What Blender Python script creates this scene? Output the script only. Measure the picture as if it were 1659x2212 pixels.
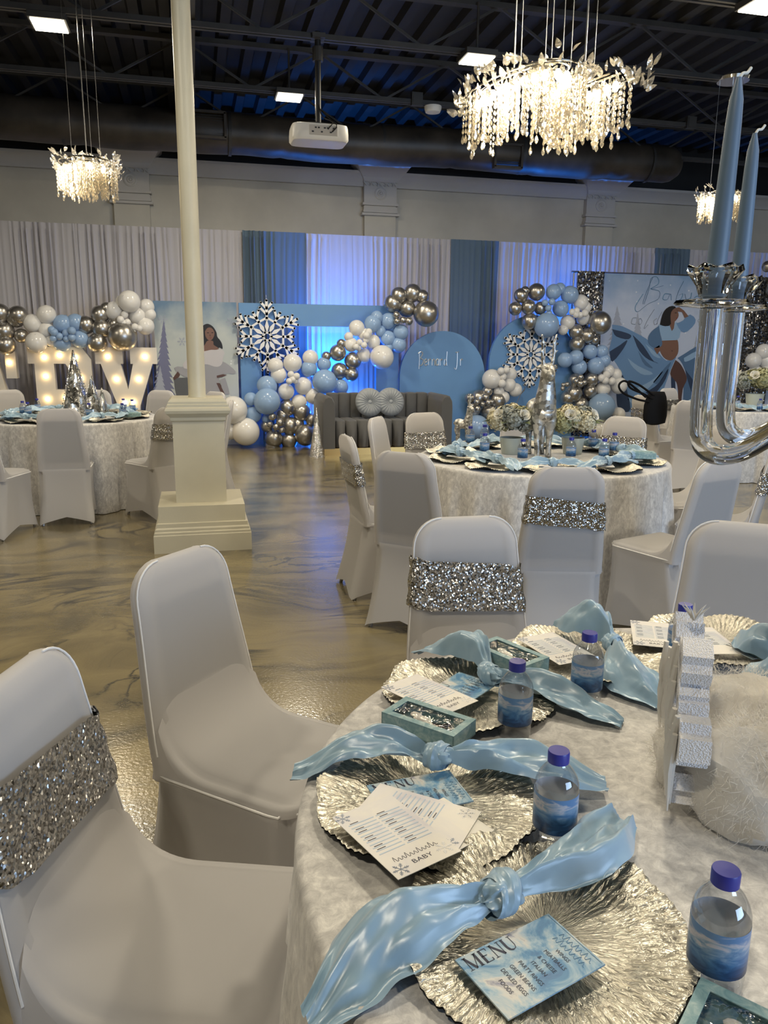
import bpy, bmesh, math, random
from mathutils import Vector as V, Matrix, noise
for o in list(bpy.data.objects): bpy.data.objects.remove(o)
SC = bpy.context.scene; COL = SC.collection
R = math.radians; PI = math.pi
random.seed(7)
# ---------------------------------------------------------------- camera
IW, IH, FPX, CAMZ = 1659, 2212, 1660.0, 1.44
PITCH, YAW, ROLL = R(-12.3), R(-13.7), 0.009
FW = V((math.sin(-YAW)*math.cos(PITCH), math.cos(YAW)*math.cos(PITCH), math.sin(PITCH)))
R0 = V((math.cos(YAW), math.sin(YAW), 0)); U0 = R0.cross(FW)
RT = R0*math.cos(ROLL)+U0*math.sin(ROLL); UP = -R0*math.sin(ROLL)+U0*math.cos(ROLL)
CP = V((0, 0, CAMZ))
cd = bpy.data.cameras.new('camera'); cam = bpy.data.objects.new('camera', cd); COL.objects.link(cam)
cd.sensor_fit = 'VERTICAL'; cd.sensor_height = 24; cd.lens = FPX/IH*24; cd.clip_start = 0.02; cd.clip_end = 80
M = Matrix((RT, UP, -FW)).transposed().to_4x4(); M.translation = CP; cam.matrix_world = M
SC.camera = cam
def ray(px, py): return FW+RT*((px-IW/2)/FPX)-UP*((py-IH/2)/FPX)
def G(px, py, z): d = ray(px, py); return CP+d*((z-CAMZ)/d.z)      # a photographed point on a level plane
def Y(px, py, y): d = ray(px, py); return CP+d*(y/d.y)               # a photographed point on a wall-parallel plane
# ---------------------------------------------------------------- world, exposure
w = bpy.data.worlds.new('world'); SC.world = w; w.use_nodes = True
w.node_tree.nodes['Background'].inputs[0].default_value = (.5, .6, .8, 1)
w.node_tree.nodes['Background'].inputs[1].default_value = .05
vs = SC.view_settings; vs.view_transform = 'Standard'; vs.look = 'None'; vs.gamma = 1; vs.exposure = -0.44
try: vs.use_curve_mapping = False
except Exception: pass
def light(name, kind, loc, energy, color, aim=None, **kw):
    d = bpy.data.lights.new(name, kind); d.energy = energy; d.color = color
    for k, v in kw.items(): setattr(d, k, v)
    o = bpy.data.objects.new(name, d); COL.objects.link(o); o.location = loc
    if aim is not None: o.rotation_euler = (V(aim)-V(loc)).to_track_quat('-Z', 'Y').to_euler()
    return o
WARM = (1.0, .885, .68); COOL = (.50, .70, 1.0)
# daylight through the glazed front of the hall, behind the camera
light('window_light', 'AREA', (5.5, -4.85, 1.75), 560, COOL, (5.5, 5, 1.3), shape='RECTANGLE', size=5.6, size_y=2.3)
# ---------------------------------------------------------------- materials
MT = {}
def nt(name):
    m = bpy.data.materials.new(name); m.use_nodes = True; MT[name] = m
    n = m.node_tree.nodes; return m, n, m.node_tree.links, n['Principled BSDF']
def pm(name, c, rough=.5, metal=0., **kw):
    m, n, l, b = nt(name)
    b.inputs['Base Color'].default_value = (*c, 1); b.inputs['Roughness'].default_value = rough; b.inputs['Metallic'].default_value = metal
    for k, v in kw.items(): b.inputs[k.replace('_', ' ')].default_value = v
    return m
def sock(n, l, i, v):
    if hasattr(v, 'links'): l.new(v, i)
    else: i.default_value = v
def tex(n, l, kind, vec=None, **kw):
    t = n.new(kind)
    for k, v in kw.items():
        key = k.replace('_', ' ').title() if k not in ('noise_dimensions', 'feature', 'wave_type', 'bands_direction', 'gradient_type') else k
        if key in t.inputs: t.inputs[key].default_value = v
        else: setattr(t, k, v)
    if vec is not None: l.new(vec, t.inputs['Vector'])
    return t
def coords(n, l, scale=(1, 1, 1), kind='Object', rot=(0, 0, 0), loc=(0, 0, 0)):
    c = n.new('ShaderNodeTexCoord'); mp = n.new('ShaderNodeMapping'); l.new(c.outputs[kind], mp.inputs[0])
    mp.inputs['Scale'].default_value = scale; mp.inputs['Rotation'].default_value = rot; mp.inputs['Location'].default_value = loc
    return mp.outputs[0]
def ramp(n, l, fac, stops):
    r = n.new('ShaderNodeValToRGB'); l.new(fac, r.inputs[0]); e = r.color_ramp.elements
    while len(e) < len(stops): e.new(.5)
    for q, (p, c) in zip(e, stops): q.position = p; q.color = (*c, 1) if len(c) == 3 else c
    return r.outputs[0]
def bump(n, l, b, h, strength=.3, dist=.01):
    q = n.new('ShaderNodeBump'); q.inputs['Strength'].default_value = strength; q.inputs['Distance'].default_value = dist
    l.new(h, q.inputs['Height']); l.new(q.outputs[0], b.inputs['Normal']); return q
def mixc(n, l, fac, a, b_):
    x = n.new('ShaderNodeMix'); x.data_type = 'RGBA'
    sock(n, l, x.inputs[0], fac); sock(n, l, x.inputs[6], a if hasattr(a, 'links') else (*a, 1)); sock(n, l, x.inputs[7], b_ if hasattr(b_, 'links') else (*b_, 1))
    return x.outputs[2]
def math_(n, l, op, a, b_=0.):
    x = n.new('ShaderNodeMath'); x.operation = op; sock(n, l, x.inputs[0], a); sock(n, l, x.inputs[1], b_); return x.outputs[0]
def emit(name, c, s):
    m, n, l, b = nt(name); b.inputs['Base Color'].default_value = (0, 0, 0, 1)
    b.inputs['Emission Color'].default_value = (*c, 1); b.inputs['Emission Strength'].default_value = s; return m
# spandex: stretched thin cloth that lets a little light through
def spandex():
    m, n, l, b = nt('spandex')
    b.inputs['Base Color'].default_value = (.74, .72, .71, 1); b.inputs['Roughness'].default_value = .62
    b.inputs['Sheen Weight'].default_value = .25
    t = n.new('ShaderNodeBsdfTranslucent'); t.inputs[0].default_value = (.78, .76, .75, 1)
    x = n.new('ShaderNodeMixShader'); x.inputs[0].default_value = .47
    l.new(b.outputs[0], x.inputs[1]); l.new(t.outputs[0], x.inputs[2]); l.new(x.outputs[0], n['Material Output'].inputs[0])
    v = coords(n, l, (900, 900, 900)); nz = tex(n, l, 'ShaderNodeTexNoise', v, scale=1., detail=1.)
    bump(n, l, b, nz.outputs[0], .08, .001)
spandex(); pm('spandex_seat', (.64, .62, .61), .62, Sheen_Weight=.25)
pm('pad', (.07, .07, .075), .9); pm('piping', (.85, .84, .83), .6); pm('darkfoot', (.02, .02, .02), .5)
def sequin(name, base, scale, tilt, rough=.22):
    m, n, l, b = nt(name); b.inputs['Metallic'].default_value = 1; b.inputs['Roughness'].default_value = rough
    v = coords(n, l); vo = tex(n, l, 'ShaderNodeTexVoronoi', v, scale=scale)
    gm = n.new('ShaderNodeNewGeometry')
    s = n.new('ShaderNodeVectorMath'); s.operation = 'SUBTRACT'; l.new(vo.outputs['Color'], s.inputs[0]); s.inputs[1].default_value = (.5, .5, .5)
    k = n.new('ShaderNodeVectorMath'); k.operation = 'SCALE'; l.new(s.outputs[0], k.inputs[0]); k.inputs['Scale'].default_value = tilt
    a = n.new('ShaderNodeVectorMath'); l.new(gm.outputs['Normal'], a.inputs[0]); l.new(k.outputs[0], a.inputs[1])
    z = n.new('ShaderNodeVectorMath'); z.operation = 'NORMALIZE'; l.new(a.outputs[0], z.inputs[0]); l.new(z.outputs[0], b.inputs['Normal'])
    sp = n.new('ShaderNodeSeparateColor'); l.new(vo.outputs['Color'], sp.inputs[0])
    c = ramp(n, l, sp.outputs[0], [(0, tuple(.35*q for q in base)), (.6, base), (1, tuple(min(1, 1.35*q) for q in base))]); l.new(c, b.inputs['Base Color'])
    return m
sequin('sequin', (.60, .59, .575), 250, 1.25, .24); sequin('glitter', (.85, .85, .84), 330, 1.3); sequin('sequin_drape', (.55, .55, .57), 45, 1.6)
sequin('silver_leaf', (.60, .59, .56), 42, .34, .46); sequin('silver_tree', (.85, .84, .80), 22, .9, .25)
def velvet():
    m, n, l, b = nt('velvet'); v = coords(n, l, (1, 1, .6))
    a = tex(n, l, 'ShaderNodeTexNoise', v, scale=48., detail=7., roughness=.72, distortion=.5)
    s = tex(n, l, 'ShaderNodeTexNoise', v, scale=5., detail=3., distortion=.6)
    f = math_(n, l, 'ADD', math_(n, l, 'MULTIPLY', a.outputs[0], .75), math_(n, l, 'MULTIPLY', s.outputs[0], .25))
    l.new(ramp(n, l, f, [(.34, (.36, .35, .35)), (.52, (.60, .585, .565)), (.66, (.84, .82, .78))]), b.inputs['Base Color'])
    b.inputs['Roughness'].default_value = .55; b.inputs['Sheen Weight'].default_value = .5; b.inputs['Sheen Roughness'].default_value = .4
    bump(n, l, b, a.outputs[0], .35, .004)
velvet()
def satin():
    m, n, l, b = nt('satin'); v = coords(n, l)
    a = tex(n, l, 'ShaderNodeTexNoise', v, scale=9., detail=2., distortion=1.)
    l.new(ramp(n, l, a.outputs[0], [(.3, (.23, .37, .51)), (.7, (.33, .49, .62))]), b.inputs['Base Color'])
    b.inputs['Roughness'].default_value = .33; b.inputs['Sheen Weight'].default_value = .3; b.inputs['Anisotropic'].default_value = .5
    b.inputs['Specular IOR Level'].default_value = .8
    bump(n, l, b, a.outputs[0], .25, .02)
satin()
def charger():
    m, n, l, b = nt('charger_silver'); c = n.new('ShaderNodeTexCoord'); sp = n.new('ShaderNodeSeparateXYZ'); l.new(c.outputs['Object'], sp.inputs[0])
    an = math_(n, l, 'ARCTAN2', sp.outputs[1], sp.outputs[0]); ln = n.new('ShaderNodeVectorMath'); ln.operation = 'LENGTH'; l.new(c.outputs['Object'], ln.inputs[0])
    cb = n.new('ShaderNodeCombineXYZ'); l.new(math_(n, l, 'MULTIPLY', an, 26.), cb.inputs[0]); l.new(math_(n, l, 'MULTIPLY', ln.outputs['Value'], 70.), cb.inputs[1])
    a = tex(n, l, 'ShaderNodeTexNoise', cb.outputs[0], scale=1., detail=3., roughness=.6, distortion=.8)
    l.new(ramp(n, l, a.outputs[0], [(.32, (.34, .32, .27)), (.62, (.74, .71, .62))]), b.inputs['Base Color'])
    b.inputs['Metallic'].default_value = 1; b.inputs['Roughness'].default_value = .37
    bump(n, l, b, a.outputs[0], .6, .005)
charger(); pm('charger_under', (.02, .02, .02), .4)
def floor_m():
    m, n, l, b = nt('marble_epoxy'); v = coords(n, l)
    d = tex(n, l, 'ShaderNodeTexNoise', v, scale=.55, detail=3.)
    av = n.new('ShaderNodeVectorMath'); av.operation = 'MULTIPLY_ADD'; l.new(d.outputs['Color'], av.inputs[0]); av.inputs[1].default_value = (1.6, 1.6, 0); l.new(v, av.inputs[2])
    mp = n.new('ShaderNodeMapping'); l.new(av.outputs[0], mp.inputs[0]); mp.inputs['Rotation'].default_value = (0, 0, R(-62)); mp.inputs['Scale'].default_value = (.75, 1.9, 1)
    a = tex(n, l, 'ShaderNodeTexNoise', mp.outputs[0], scale=1.1, detail=8., roughness=.62, distortion=.8)
    base = ramp(n, l, a.outputs[0], [(.28, (.055, .050, .034)), (.42, (.145, .118, .062)), (.56, (.235, .19, .095)), (.74, (.165, .142, .088))])
    a2 = tex(n, l, 'ShaderNodeTexNoise', mp.outputs[0], scale=.75, detail=5., roughness=.55, distortion=2.2)
    vein = math_(n, l, 'ABSOLUTE', math_(n, l, 'SUBTRACT', a2.outputs[0], .5))
    vf = ramp(n, l, vein, [(0, (1, 1, 1)), (.010, (.6, .6, .6)), (.045, (0, 0, 0))])
    mk = tex(n, l, 'ShaderNodeTexNoise', v, scale=1.1, detail=2.)
    mkf = ramp(n, l, mk.outputs[0], [(.42, (0, 0, 0)), (.56, (1, 1, 1))])
    fac = math_(n, l, 'MULTIPLY', vf, mkf)
    c = mixc(n, l, fac, base, (.022, .022, .022)); l.new(c, b.inputs['Base Color'])
    b.inputs['Roughness'].default_value = .22; b.inputs['Coat Weight'].default_value = .5; b.inputs['Coat Roughness'].default_value = .07
    pv = coords(n, l); p = tex(n, l, 'ShaderNodeTexNoise', pv, scale=75., detail=2.)
    q = bump(n, l, b, p.outputs[0], .12, .006); l.new(q.outputs[0], b.inputs['Coat Normal'])
floor_m()
def paint(name, c, var=.12, scale=1.5, rough=.6):
    m, n, l, b = nt(name); v = coords(n, l); a = tex(n, l, 'ShaderNodeTexNoise', v, scale=scale, detail=5.)
    l.new(ramp(n, l, a.outputs[0], [(.3, tuple(q*(1-var) for q in c)), (.7, tuple(min(1, q*(1+var)) for q in c))]), b.inputs['Base Color'])
    b.inputs['Roughness'].default_value = rough; t = tex(n, l, 'ShaderNodeTexNoise', v, scale=120., detail=2.); bump(n, l, b, t.outputs[0], .08, .003); return m
paint('wall_paint', (.52, .49, .42)); paint('trim_paint', (.50, .48, .45), .06); paint('column_paint', (.60, .56, .43), .06, 3., .42)
paint('wall_black', (.008, .008, .008), .2); paint('deck_black', (.011, .0105, .010), .3, 3., .55); paint('steel_black', (.035, .033, .031), .3, 4., .5); paint('duct_wrap', (.045, .036, .027), .6, 2.5, .45)
def cloth(name, c, rough=.8, trans=.12):
    m, n, l, b = nt(name); b.inputs['Base Color'].default_value = (*c, 1); b.inputs['Roughness'].default_value = rough; b.inputs['Sheen Weight'].default_value = .2
    v = coords(n, l, (260, 260, 260)); t = tex(n, l, 'ShaderNodeTexNoise', v, scale=1., detail=1.); bump(n, l, b, t.outputs[0], .1, .002)
    if trans:
        s = n.new('ShaderNodeBsdfTranslucent'); s.inputs[0].default_value = (*c, 1); x = n.new('ShaderNodeMixShader'); x.inputs[0].default_value = trans
        l.new(b.outputs[0], x.inputs[1]); l.new(s.outputs[0], x.inputs[2]); l.new(x.outputs[0], n['Material Output'].inputs[0])
cloth('drape_white', (.56, .54, .56)); cloth('drape_teal', (.115, .175, .235)); cloth('sofa_velvet', (.085, .083, .082), .75, 0); cloth('cushion_velvet', (.30, .32, .34), .6, 0)
paint('panel_blue', (.125, .275, .52), .04, 2., .45); pm('panel_edge', (.30, .5, .7), .4); pm('acrylic_white', (.80, .79, .78), .35)
pm('balloon_white', (.78, .765, .74), .17, Subsurface_Weight=.25, Subsurface_Radius=(.05, .05, .05)); pm('balloon_blue', (.29, .43, .66), .2)
pm('balloon_chrome', (.47, .45, .42), .31, .9)
pm('gold', (.55, .34, .12), .3, 1.); pm('white_plastic', (.75, .74, .71), .4); pm('black_plastic', (.012, .012, .013), .4); pm('grey_metal', (.35, .35, .35), .35, 1.)
pm('leather_black', (.004, .004, .005), .7, Specular_IOR_Level=.15); pm('chrome', (.75, .74, .72), .12, 1.)
emit('led_panel', (1, .9, .68), 14); emit('bulb', (1, .66, .27), 26); emit('lamp_bulb', (1, .80, .50), 90)
def glass(name, c=(1, 1, 1), ior=1.49, rough=0.):
    return pm(name, c, rough, 0, Transmission_Weight=1., IOR=ior)
glass('acrylic', (.97, .985, 1)); glass('crystal', (1, .97, .92), 1.55); 
def thin_clear(name, tint, lo=.06, hi=.75):
    m, n, l, b = nt(name); tr = n.new('ShaderNodeBsdfTransparent'); tr.inputs[0].default_value = (*tint, 1); gl = n.new('ShaderNodeBsdfGlossy'); gl.inputs['Roughness'].default_value = .05
    lw = n.new('ShaderNodeLayerWeight'); lw.inputs[0].default_value = .25; mr = n.new('ShaderNodeMapRange'); l.new(lw.outputs['Facing'], mr.inputs[0]); mr.inputs[3].default_value = lo; mr.inputs[4].default_value = hi
    x = n.new('ShaderNodeMixShader'); l.new(mr.outputs[0], x.inputs[0]); l.new(tr.outputs[0], x.inputs[1]); l.new(gl.outputs[0], x.inputs[2]); l.new(x.outputs[0], n['Material Output'].inputs[0])
thin_clear('bottle_pet', (.90, .92, .95))
pm('crystal_leaf', (.75, .73, .70), .12, .75)
pm('cap_blue', (.03, .035, .30), .35); pm('candle_wax', (.13, .205, .31), .45, Subsurface_Weight=.2, Subsurface_Radius=(.02, .02, .03)); pm('wick', (.8, .8, .75), .8)
pm('foam_white', (.80, .79, .80), .5); pm('vase_glass', (.42, .46, .42), .15)
def cotton():
    m, n, l, b = nt('cotton'); b.inputs['Base Color'].default_value = (.86, .83, .77, 1); b.inputs['Roughness'].default_value = 1; b.inputs['Sheen Weight'].default_value = .6
    t = n.new('ShaderNodeBsdfTranslucent'); t.inputs[0].default_value = (.88, .85, .8, 1); x = n.new('ShaderNodeMixShader'); x.inputs[0].default_value = .4; l.new(b.outputs[0], x.inputs[1]); l.new(t.outputs[0], x.inputs[2]); l.new(x.outputs[0], n['Material Output'].inputs[0])
cotton()
# ---------------------------------------------------------------- mesh builder
class MB:
    def __init__(s): s.v = []; s.f = []; s.m = []; s.mi = 0
    def add(s, vs, fs):
        k = len(s.v); s.v += [tuple(p) for p in vs]; s.f += [tuple(i+k for i in f) for f in fs]; s.m += [s.mi]*len(fs); return s
    def box(s, c, d, rz=0., M=None):
        x, y, z = d[0]/2, d[1]/2, d[2]/2
        P = [V((a, b, e)) for a in (-x, x) for b in (-y, y) for e in (-z, z)]
        T = Matrix.Translation(c) @ (M if M else Matrix.Rotation(rz, 4, 'Z'))
        return s.add([T @ p for p in P], [(0, 1, 3, 2), (4, 6, 7, 5), (0, 4, 5, 1), (2, 3, 7, 6), (0, 2, 6, 4), (1, 5, 7, 3)])
    def grid(s, fn, nu, nv, cu=False, cv=False):
        P = [fn(i/(nu if cu else nu-1), j/(nv if cv else nv-1)) for j in range(nv) for i in range(nu)]
        F = []
        for j in range(nv if cv else nv-1):
            for i in range(nu if cu else nu-1):
                i2, j2 = (i+1) % nu, (j+1) % nv; F.append((j*nu+i, j*nu+i2, j2*nu+i2, j2*nu+i))
        return s.add(P, F)
    def lathe(s, prof, n=24, c=(0, 0, 0), cap=True):
        c = V(c); k = len(prof)
        P = [c+V((r*math.cos(2*PI*i/n), r*math.sin(2*PI*i/n), z)) for r, z in prof for i in range(n)]
        F = [(j*n+i, j*n+(i+1) % n, (j+1)*n+(i+1) % n, (j+1)*n+i) for j in range(k-1) for i in range(n)]
        if cap: F += [tuple(range(n))[::-1], tuple((k-1)*n+i for i in range(n))]
        return s.add(P, F)
    def tube(s, pts, rad, n=8, cap=True, flat=1.):
        pts = [V(p) for p in pts]; k = len(pts); rad = rad if hasattr(rad, '__len__') else [rad]*k
        P = []; t0 = (pts[1]-pts[0]).normalized(); a = t0.orthogonal().normalized()
        for j in range(k):
            t = (pts[min(j+1, k-1)]-pts[max(j-1, 0)]).normalized(); a = (a-t*a.dot(t)).normalized(); b = t.cross(a)
            P += [pts[j]+(a*math.cos(2*PI*i/n)+b*math.sin(2*PI*i/n)*flat)*rad[j] for i in range(n)]
        F = [(j*n+i, j*n+(i+1) % n, (j+1)*n+(i+1) % n, (j+1)*n+i) for j in range(k-1) for i in range(n)]
        if cap: F += [tuple(range(n))[::-1], tuple((k-1)*n+i for i in range(n))]
        return s.add(P, F)
    def sphere(s, c, r, n=12, m=8, sc=(1, 1, 1)):
        c = V(c)
        return s.lathe_([(max(1e-4, math.sin(PI*j/m))*r, -math.cos(PI*j/m)*r) for j in range(m+1)], n, c, sc)
    def lathe_(s, prof, n, c, sc):
        k = len(s.v); s.lathe(prof, n, (0, 0, 0), False)
        for i in range(k, len(s.v)): p = s.v[i]; s.v[i] = (c[0]+p[0]*sc[0], c[1]+p[1]*sc[1], c[2]+p[2]*sc[2])
        return s
    def prism(s, poly, y0, y1, ax='y'):
        # poly of (a,b); ax y: (a,y,b)
        n = len(poly); g = (lambda a, b, t: (a, t, b)) if ax == 'y' else ((lambda a, b, t: (a, b, t)) if ax == 'z' else (lambda a, b, t: (t, a, b)))
        P = [g(a, b, y0) for a, b in poly]+[g(a, b, y1) for a, b in poly]
        return s.add(P, [tuple(range(n)), tuple(range(n, 2*n))[::-1]]+[(i, i+n, (i+1) % n+n, (i+1) % n) for i in range(n)])
    def xf(s, M, start=0):
        for i in range(start, len(s.v)): s.v[i] = tuple(M @ V(s.v[i]))
        return s
    def mesh(s, name, mats, smooth=True, ang=40):
        me = bpy.data.meshes.new(name); me.from_pydata(s.v, [], s.f)
        for m in (mats if isinstance(mats, (list, tuple)) else [mats]): me.materials.append(MT[m])
        if len(me.materials) > 1: me.polygons.foreach_set('material_index', s.m)
        bm = bmesh.new(); bm.from_mesh(me); bmesh.ops.recalc_face_normals(bm, faces=bm.faces)
        if smooth:
            for f in bm.faces: f.smooth = True
            ca = R(ang)
            for e in bm.edges:
                if len(e.link_faces) == 2 and e.calc_face_angle(0) > ca: e.smooth = False
        bm.to_mesh(me); bm.free(); me.update(); return me
    def build(s, name, mats, parent=None, smooth=True, ang=40, loc=None, rz=0.):
        return link(name, s.mesh(name, mats, smooth, ang), parent, loc, rz)
def link(name, me, parent=None, loc=None, rz=0.):
    o = bpy.data.objects.new(name, me); COL.objects.link(o)
    if parent is not None: o.parent = parent
    if loc is not None: o.location = loc
    if rz: o.rotation_euler = (0, 0, rz)
    return o
def empty(name, loc, rz=0.):
    o = bpy.data.objects.new(name, None); COL.objects.link(o); o.location = loc; o.rotation_euler = (0, 0, rz); o.empty_display_size = .1; return o
def tag(o, label, cat, group=None, kind=None):
    o['label'] = label; o['category'] = cat
    if group: o['group'] = group
    if kind: o['kind'] = kind
    return o
def struct(o): o['kind'] = 'structure'; return o
def copy_tree(o, parent=None):
    c = o.copy(); COL.objects.link(c)
    if parent is not None: c.parent = parent
    for ch in list(o.children): copy_tree(ch, c)
    return c
def lerp(a, b, t): return a+(b-a)*t
def sst(a, b, x): t = min(1, max(0, (x-a)/(b-a))); return t*t*(3-2*t)
def spline(pts, n):
    pts = [V(p) for p in pts]; P = [pts[0]*2-pts[1]]+pts+[pts[-1]*2-pts[-2]]; out = []; k = len(pts)-1
    for i in range(n):
        t = i/(n-1)*k; j = min(int(t), k-1); u = t-j; a, b, c, d = P[j:j+4]
        out.append(.5*((2*b)+(c-a)*u+(2*a-5*b+4*c-d)*u*u+(3*b-a-3*c+d)*u**3))
    return out
# ================================================================ the hall
b = MB(); b.add([(-9, -6, 0), (15, -6, 0), (15, 12.6, 0), (-9, 12.6, 0)], [(0, 1, 2, 3)])
struct(b.build('floor', 'marble_epoxy'))
WY = 12.5; CZ0 = Y(872, 402, WY-.12).z+.16
b = MB(); b.box((3, WY+.1, 2.4), (24.2, .2, 4.8)); wall = struct(b.build('wall_back', 'wall_paint', smooth=False))
b = MB(); b.box((-9.1, 3.2, 2.4), (.2, 18.8, 4.8)); struct(b.build('wall_left', 'wall_paint', smooth=False))
b = MB(); b.box((15.1, 3.2, 2.4), (.2, 18.8, 4.8)); struct(b.build('wall_right', 'wall_paint', smooth=False))
b = MB(); b.box((-3.3, -6, 2.4), (11.8, .2, 4.8)); b.box((11.9, -6, 2.4), (6.6, .2, 4.8)); b.box((5.6, -6, 3.95), (6, .2, 1.7)); b.box((5.6, -6, .25), (6, .2, .5))
struct(b.build('wall_front', 'wall_paint', smooth=False))
b = MB(); b.box((3, WY-.01, (CZ0+4.8)/2), (24, .03, 4.8-CZ0)); b.build('upper_wall', 'wall_black', wall, False)
# cornice along the back wall
CZ = Y(872, 402, WY-.12).z
def cornice(x0, x1, d):
    prof = [(WY, CZ-.03), (WY-d*.35, CZ-.03), (WY-d*.38, CZ+.0), (WY-d*.45, CZ+.03), (WY-d*.8, CZ+.11), (WY-d, CZ+.13), (WY-d, CZ+.17), (WY, CZ+.17)]
    return prof
b = MB(); b.prism([(y, z) for y, z in cornice(0, 0, .22)], -9, 15, 'x'); struct(b.build('trim_1', 'trim_paint', ang=25))
# pilasters with carved capitals
def pilaster(px, n):
    x = Y(px, 500, WY-.1).x; t = struct(empty('trim_%d' % n, (x, WY, 0)))
    b = MB(); b.box((0, -.05, 1.9), (.50, .10, 3.8)); b.build('shaft', 'wall_paint', t, False)
    z0 = Y(820, 467, WY-.1).z
    b = MB()
    for dz, hw, d, h in ((0, .30, .155, .035), (.045, .275, .13, .035), (.085, .265, .12, .07), (.15, .285, .14, .035)): b.box((0, -d/2, z0+dz+.02), (hw*2, d, h))
    b.build('collar_moulding', 'trim_paint', t, False)
    b = MB(); b.box((0, -.055, z0+.33), (.52, .11, .32)); cb_ = b.build('capital_block', 'trim_paint', t, False)
    b = MB(); prof = [(.095, 0), (.095, .012), (.078, .02), (.062, .012), (.05, .012), (.042, .028), (.03, .03), (.02, .02), (.012, .036), (.001, .038)]
    b.lathe(prof, 28, (0, 0, 0), False).xf(Matrix.Translation((0, -.11, z0+.33)) @ Matrix.Rotation(R(90), 4, 'X')); b.build('rosette', 'trim_paint', cb_)
    b = MB()
    for k in range(-4, 5):
        s = 1 if k % 2 else -1
        b.tube(spline([(k*.06-.025, -.125, z0+.505), (k*.06+.02*s, -.135, z0+.475), (k*.06+.018, -.13, z0+.44), (k*.06-.012, -.128, z0+.45)], 8), [.012, .013, .012, .011, .01, .009, .008, .006], 6)
    b.build('acanthus_carving', 'trim_paint', t)
    b = MB(); zt = z0+.51
    P = [(.26, .14, -.02), (.29, .19, .02), (.30, .20, .04), (.36, .28, .10), (.41, .36, .17), (.45, .42, .20), (.46, .43, .24), (.47, .43, .27)]
    vs = []; 
    for hx, d, dz in P: vs += [(-hx, 0, zt+dz), (-hx, -d, zt+dz), (hx, -d, zt+dz), (hx, 0, zt+dz)]
    k = len(P); fs = [(j*4+i, j*4+i+1, j*4+5+i, j*4+4+i) for j in range(k-1) for i in range(3)]+[((k-1)*4, (k-1)*4+1, (k-1)*4+2, (k-1)*4+3), (0, 1, 2, 3)]
    b.add(vs, fs); b.build('crown', 'trim_paint', t, ang=25)
for i, px in enumerate((288, 821, 1294)): pilaster(px, 2+i)
# ceiling: corrugated deck on open-web joists
DZ = 4.75
b = MB(); xs = []; x = -9.
while x < 15: xs += [(x, DZ), (x+.07, DZ), (x+.10, DZ-.075), (x+.20, DZ-.075), (x+.23, DZ)]; x += .30
b.add([(x, -6, z) for x, z in xs]+[(x, 12.6, z) for x, z in xs], [(i, i+1, i+1+len(xs), i+len(xs)) for i in range(len(xs)-1)])
ceil = struct(b.build('ceiling', 'deck_black', smooth=False))
def bar(b, p, q, w_, h): 
    p, q = V(p), V(q); d = q-p; Mx = d.to_track_quat('X', 'Z').to_matrix().to_4x4(); b.box((p+q)/2, (d.length, w_, h), M=Mx)
JZ = 4.2
j0 = empty('joist', (0, 0, 0)); j0.parent = ceil
b = MB(); b.box((3, -.03, JZ), (24, .03, .045)); b.box((3, .03, JZ), (24, .03, .045)); b.build('bottom_chord', 'steel_black', j0, False)
b = MB(); b.box((3, 0, DZ-.12), (24, .09, .05)); b.build('top_chord', 'steel_black', j0, False)
b = MB(); x = -9; s = 0
while x < 15: bar(b, (x, 0, JZ if s else DZ-.12), (x+.75, 0, DZ-.12 if s else JZ), .022, .022); x += .75; s = 1-s
b.build('web', 'steel_black', j0, False)
j0.location = (0, 7.79, 0)
for y in (-2, 1.3, 2.9, 4.55, 6.17, 9.42, 11.0): c = copy_tree(j0, ceil); c.location = (0, y, 0)
b = MB(); b.box((.03, 3.2, 4.25), (.20, 18, .03)); b.box((.03, 3.2, 4.40), (.03, 18, .30)); b.box((.03, 3.2, 4.55), (.20, 18, .03)); b.build('girder', 'steel_black', ceil, False)
# ceiling LED floods
def led(p, lab, on=True, e=80):
    t = tag(empty('ceiling_light', p), lab, 'light', 'square led ceiling lights')
    b = MB(); b.box((0, 0, .03), (.31, .31, .05)); b.build('housing', 'steel_black', t, False)
    b = MB(); b.box((0, 0, 0), (.27, .27, .012)); b.build('diffuser', 'led_panel', t, False)
    b = MB(); b.tube([(0, 0, .05), (0, 0, .5)], .012, 6); b.build('stem', 'steel_black', t)
    light('led_light', 'AREA', (p[0], p[1], p[2]-.02), e, WARM, (p[0], p[1], 0), shape='SQUARE', size=.27)
for (px, py), z, lab in (((107, 55), 4.12, 'square white ceiling light at the far left above the white pole'), ((625, 211), 4.12, 'small square ceiling light left of the hanging projector'),
    ((1030, 130), 4.12, 'square ceiling light between the projector and the big chandelier'), ((1650, 14), 4.12, 'square ceiling light cut off by the upper right corner')):
    led(G(px, py, z), lab)
for p in ((-1.5, 3.8), (1.5, 2.6), (-1.2, -.8), (3.3, -.6), (7.5, 3.2), (8.2, 7.6), (-4.8, 6.5)): led((p[0], p[1], 4.12), 'square ceiling light outside the picture over the hall')
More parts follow.
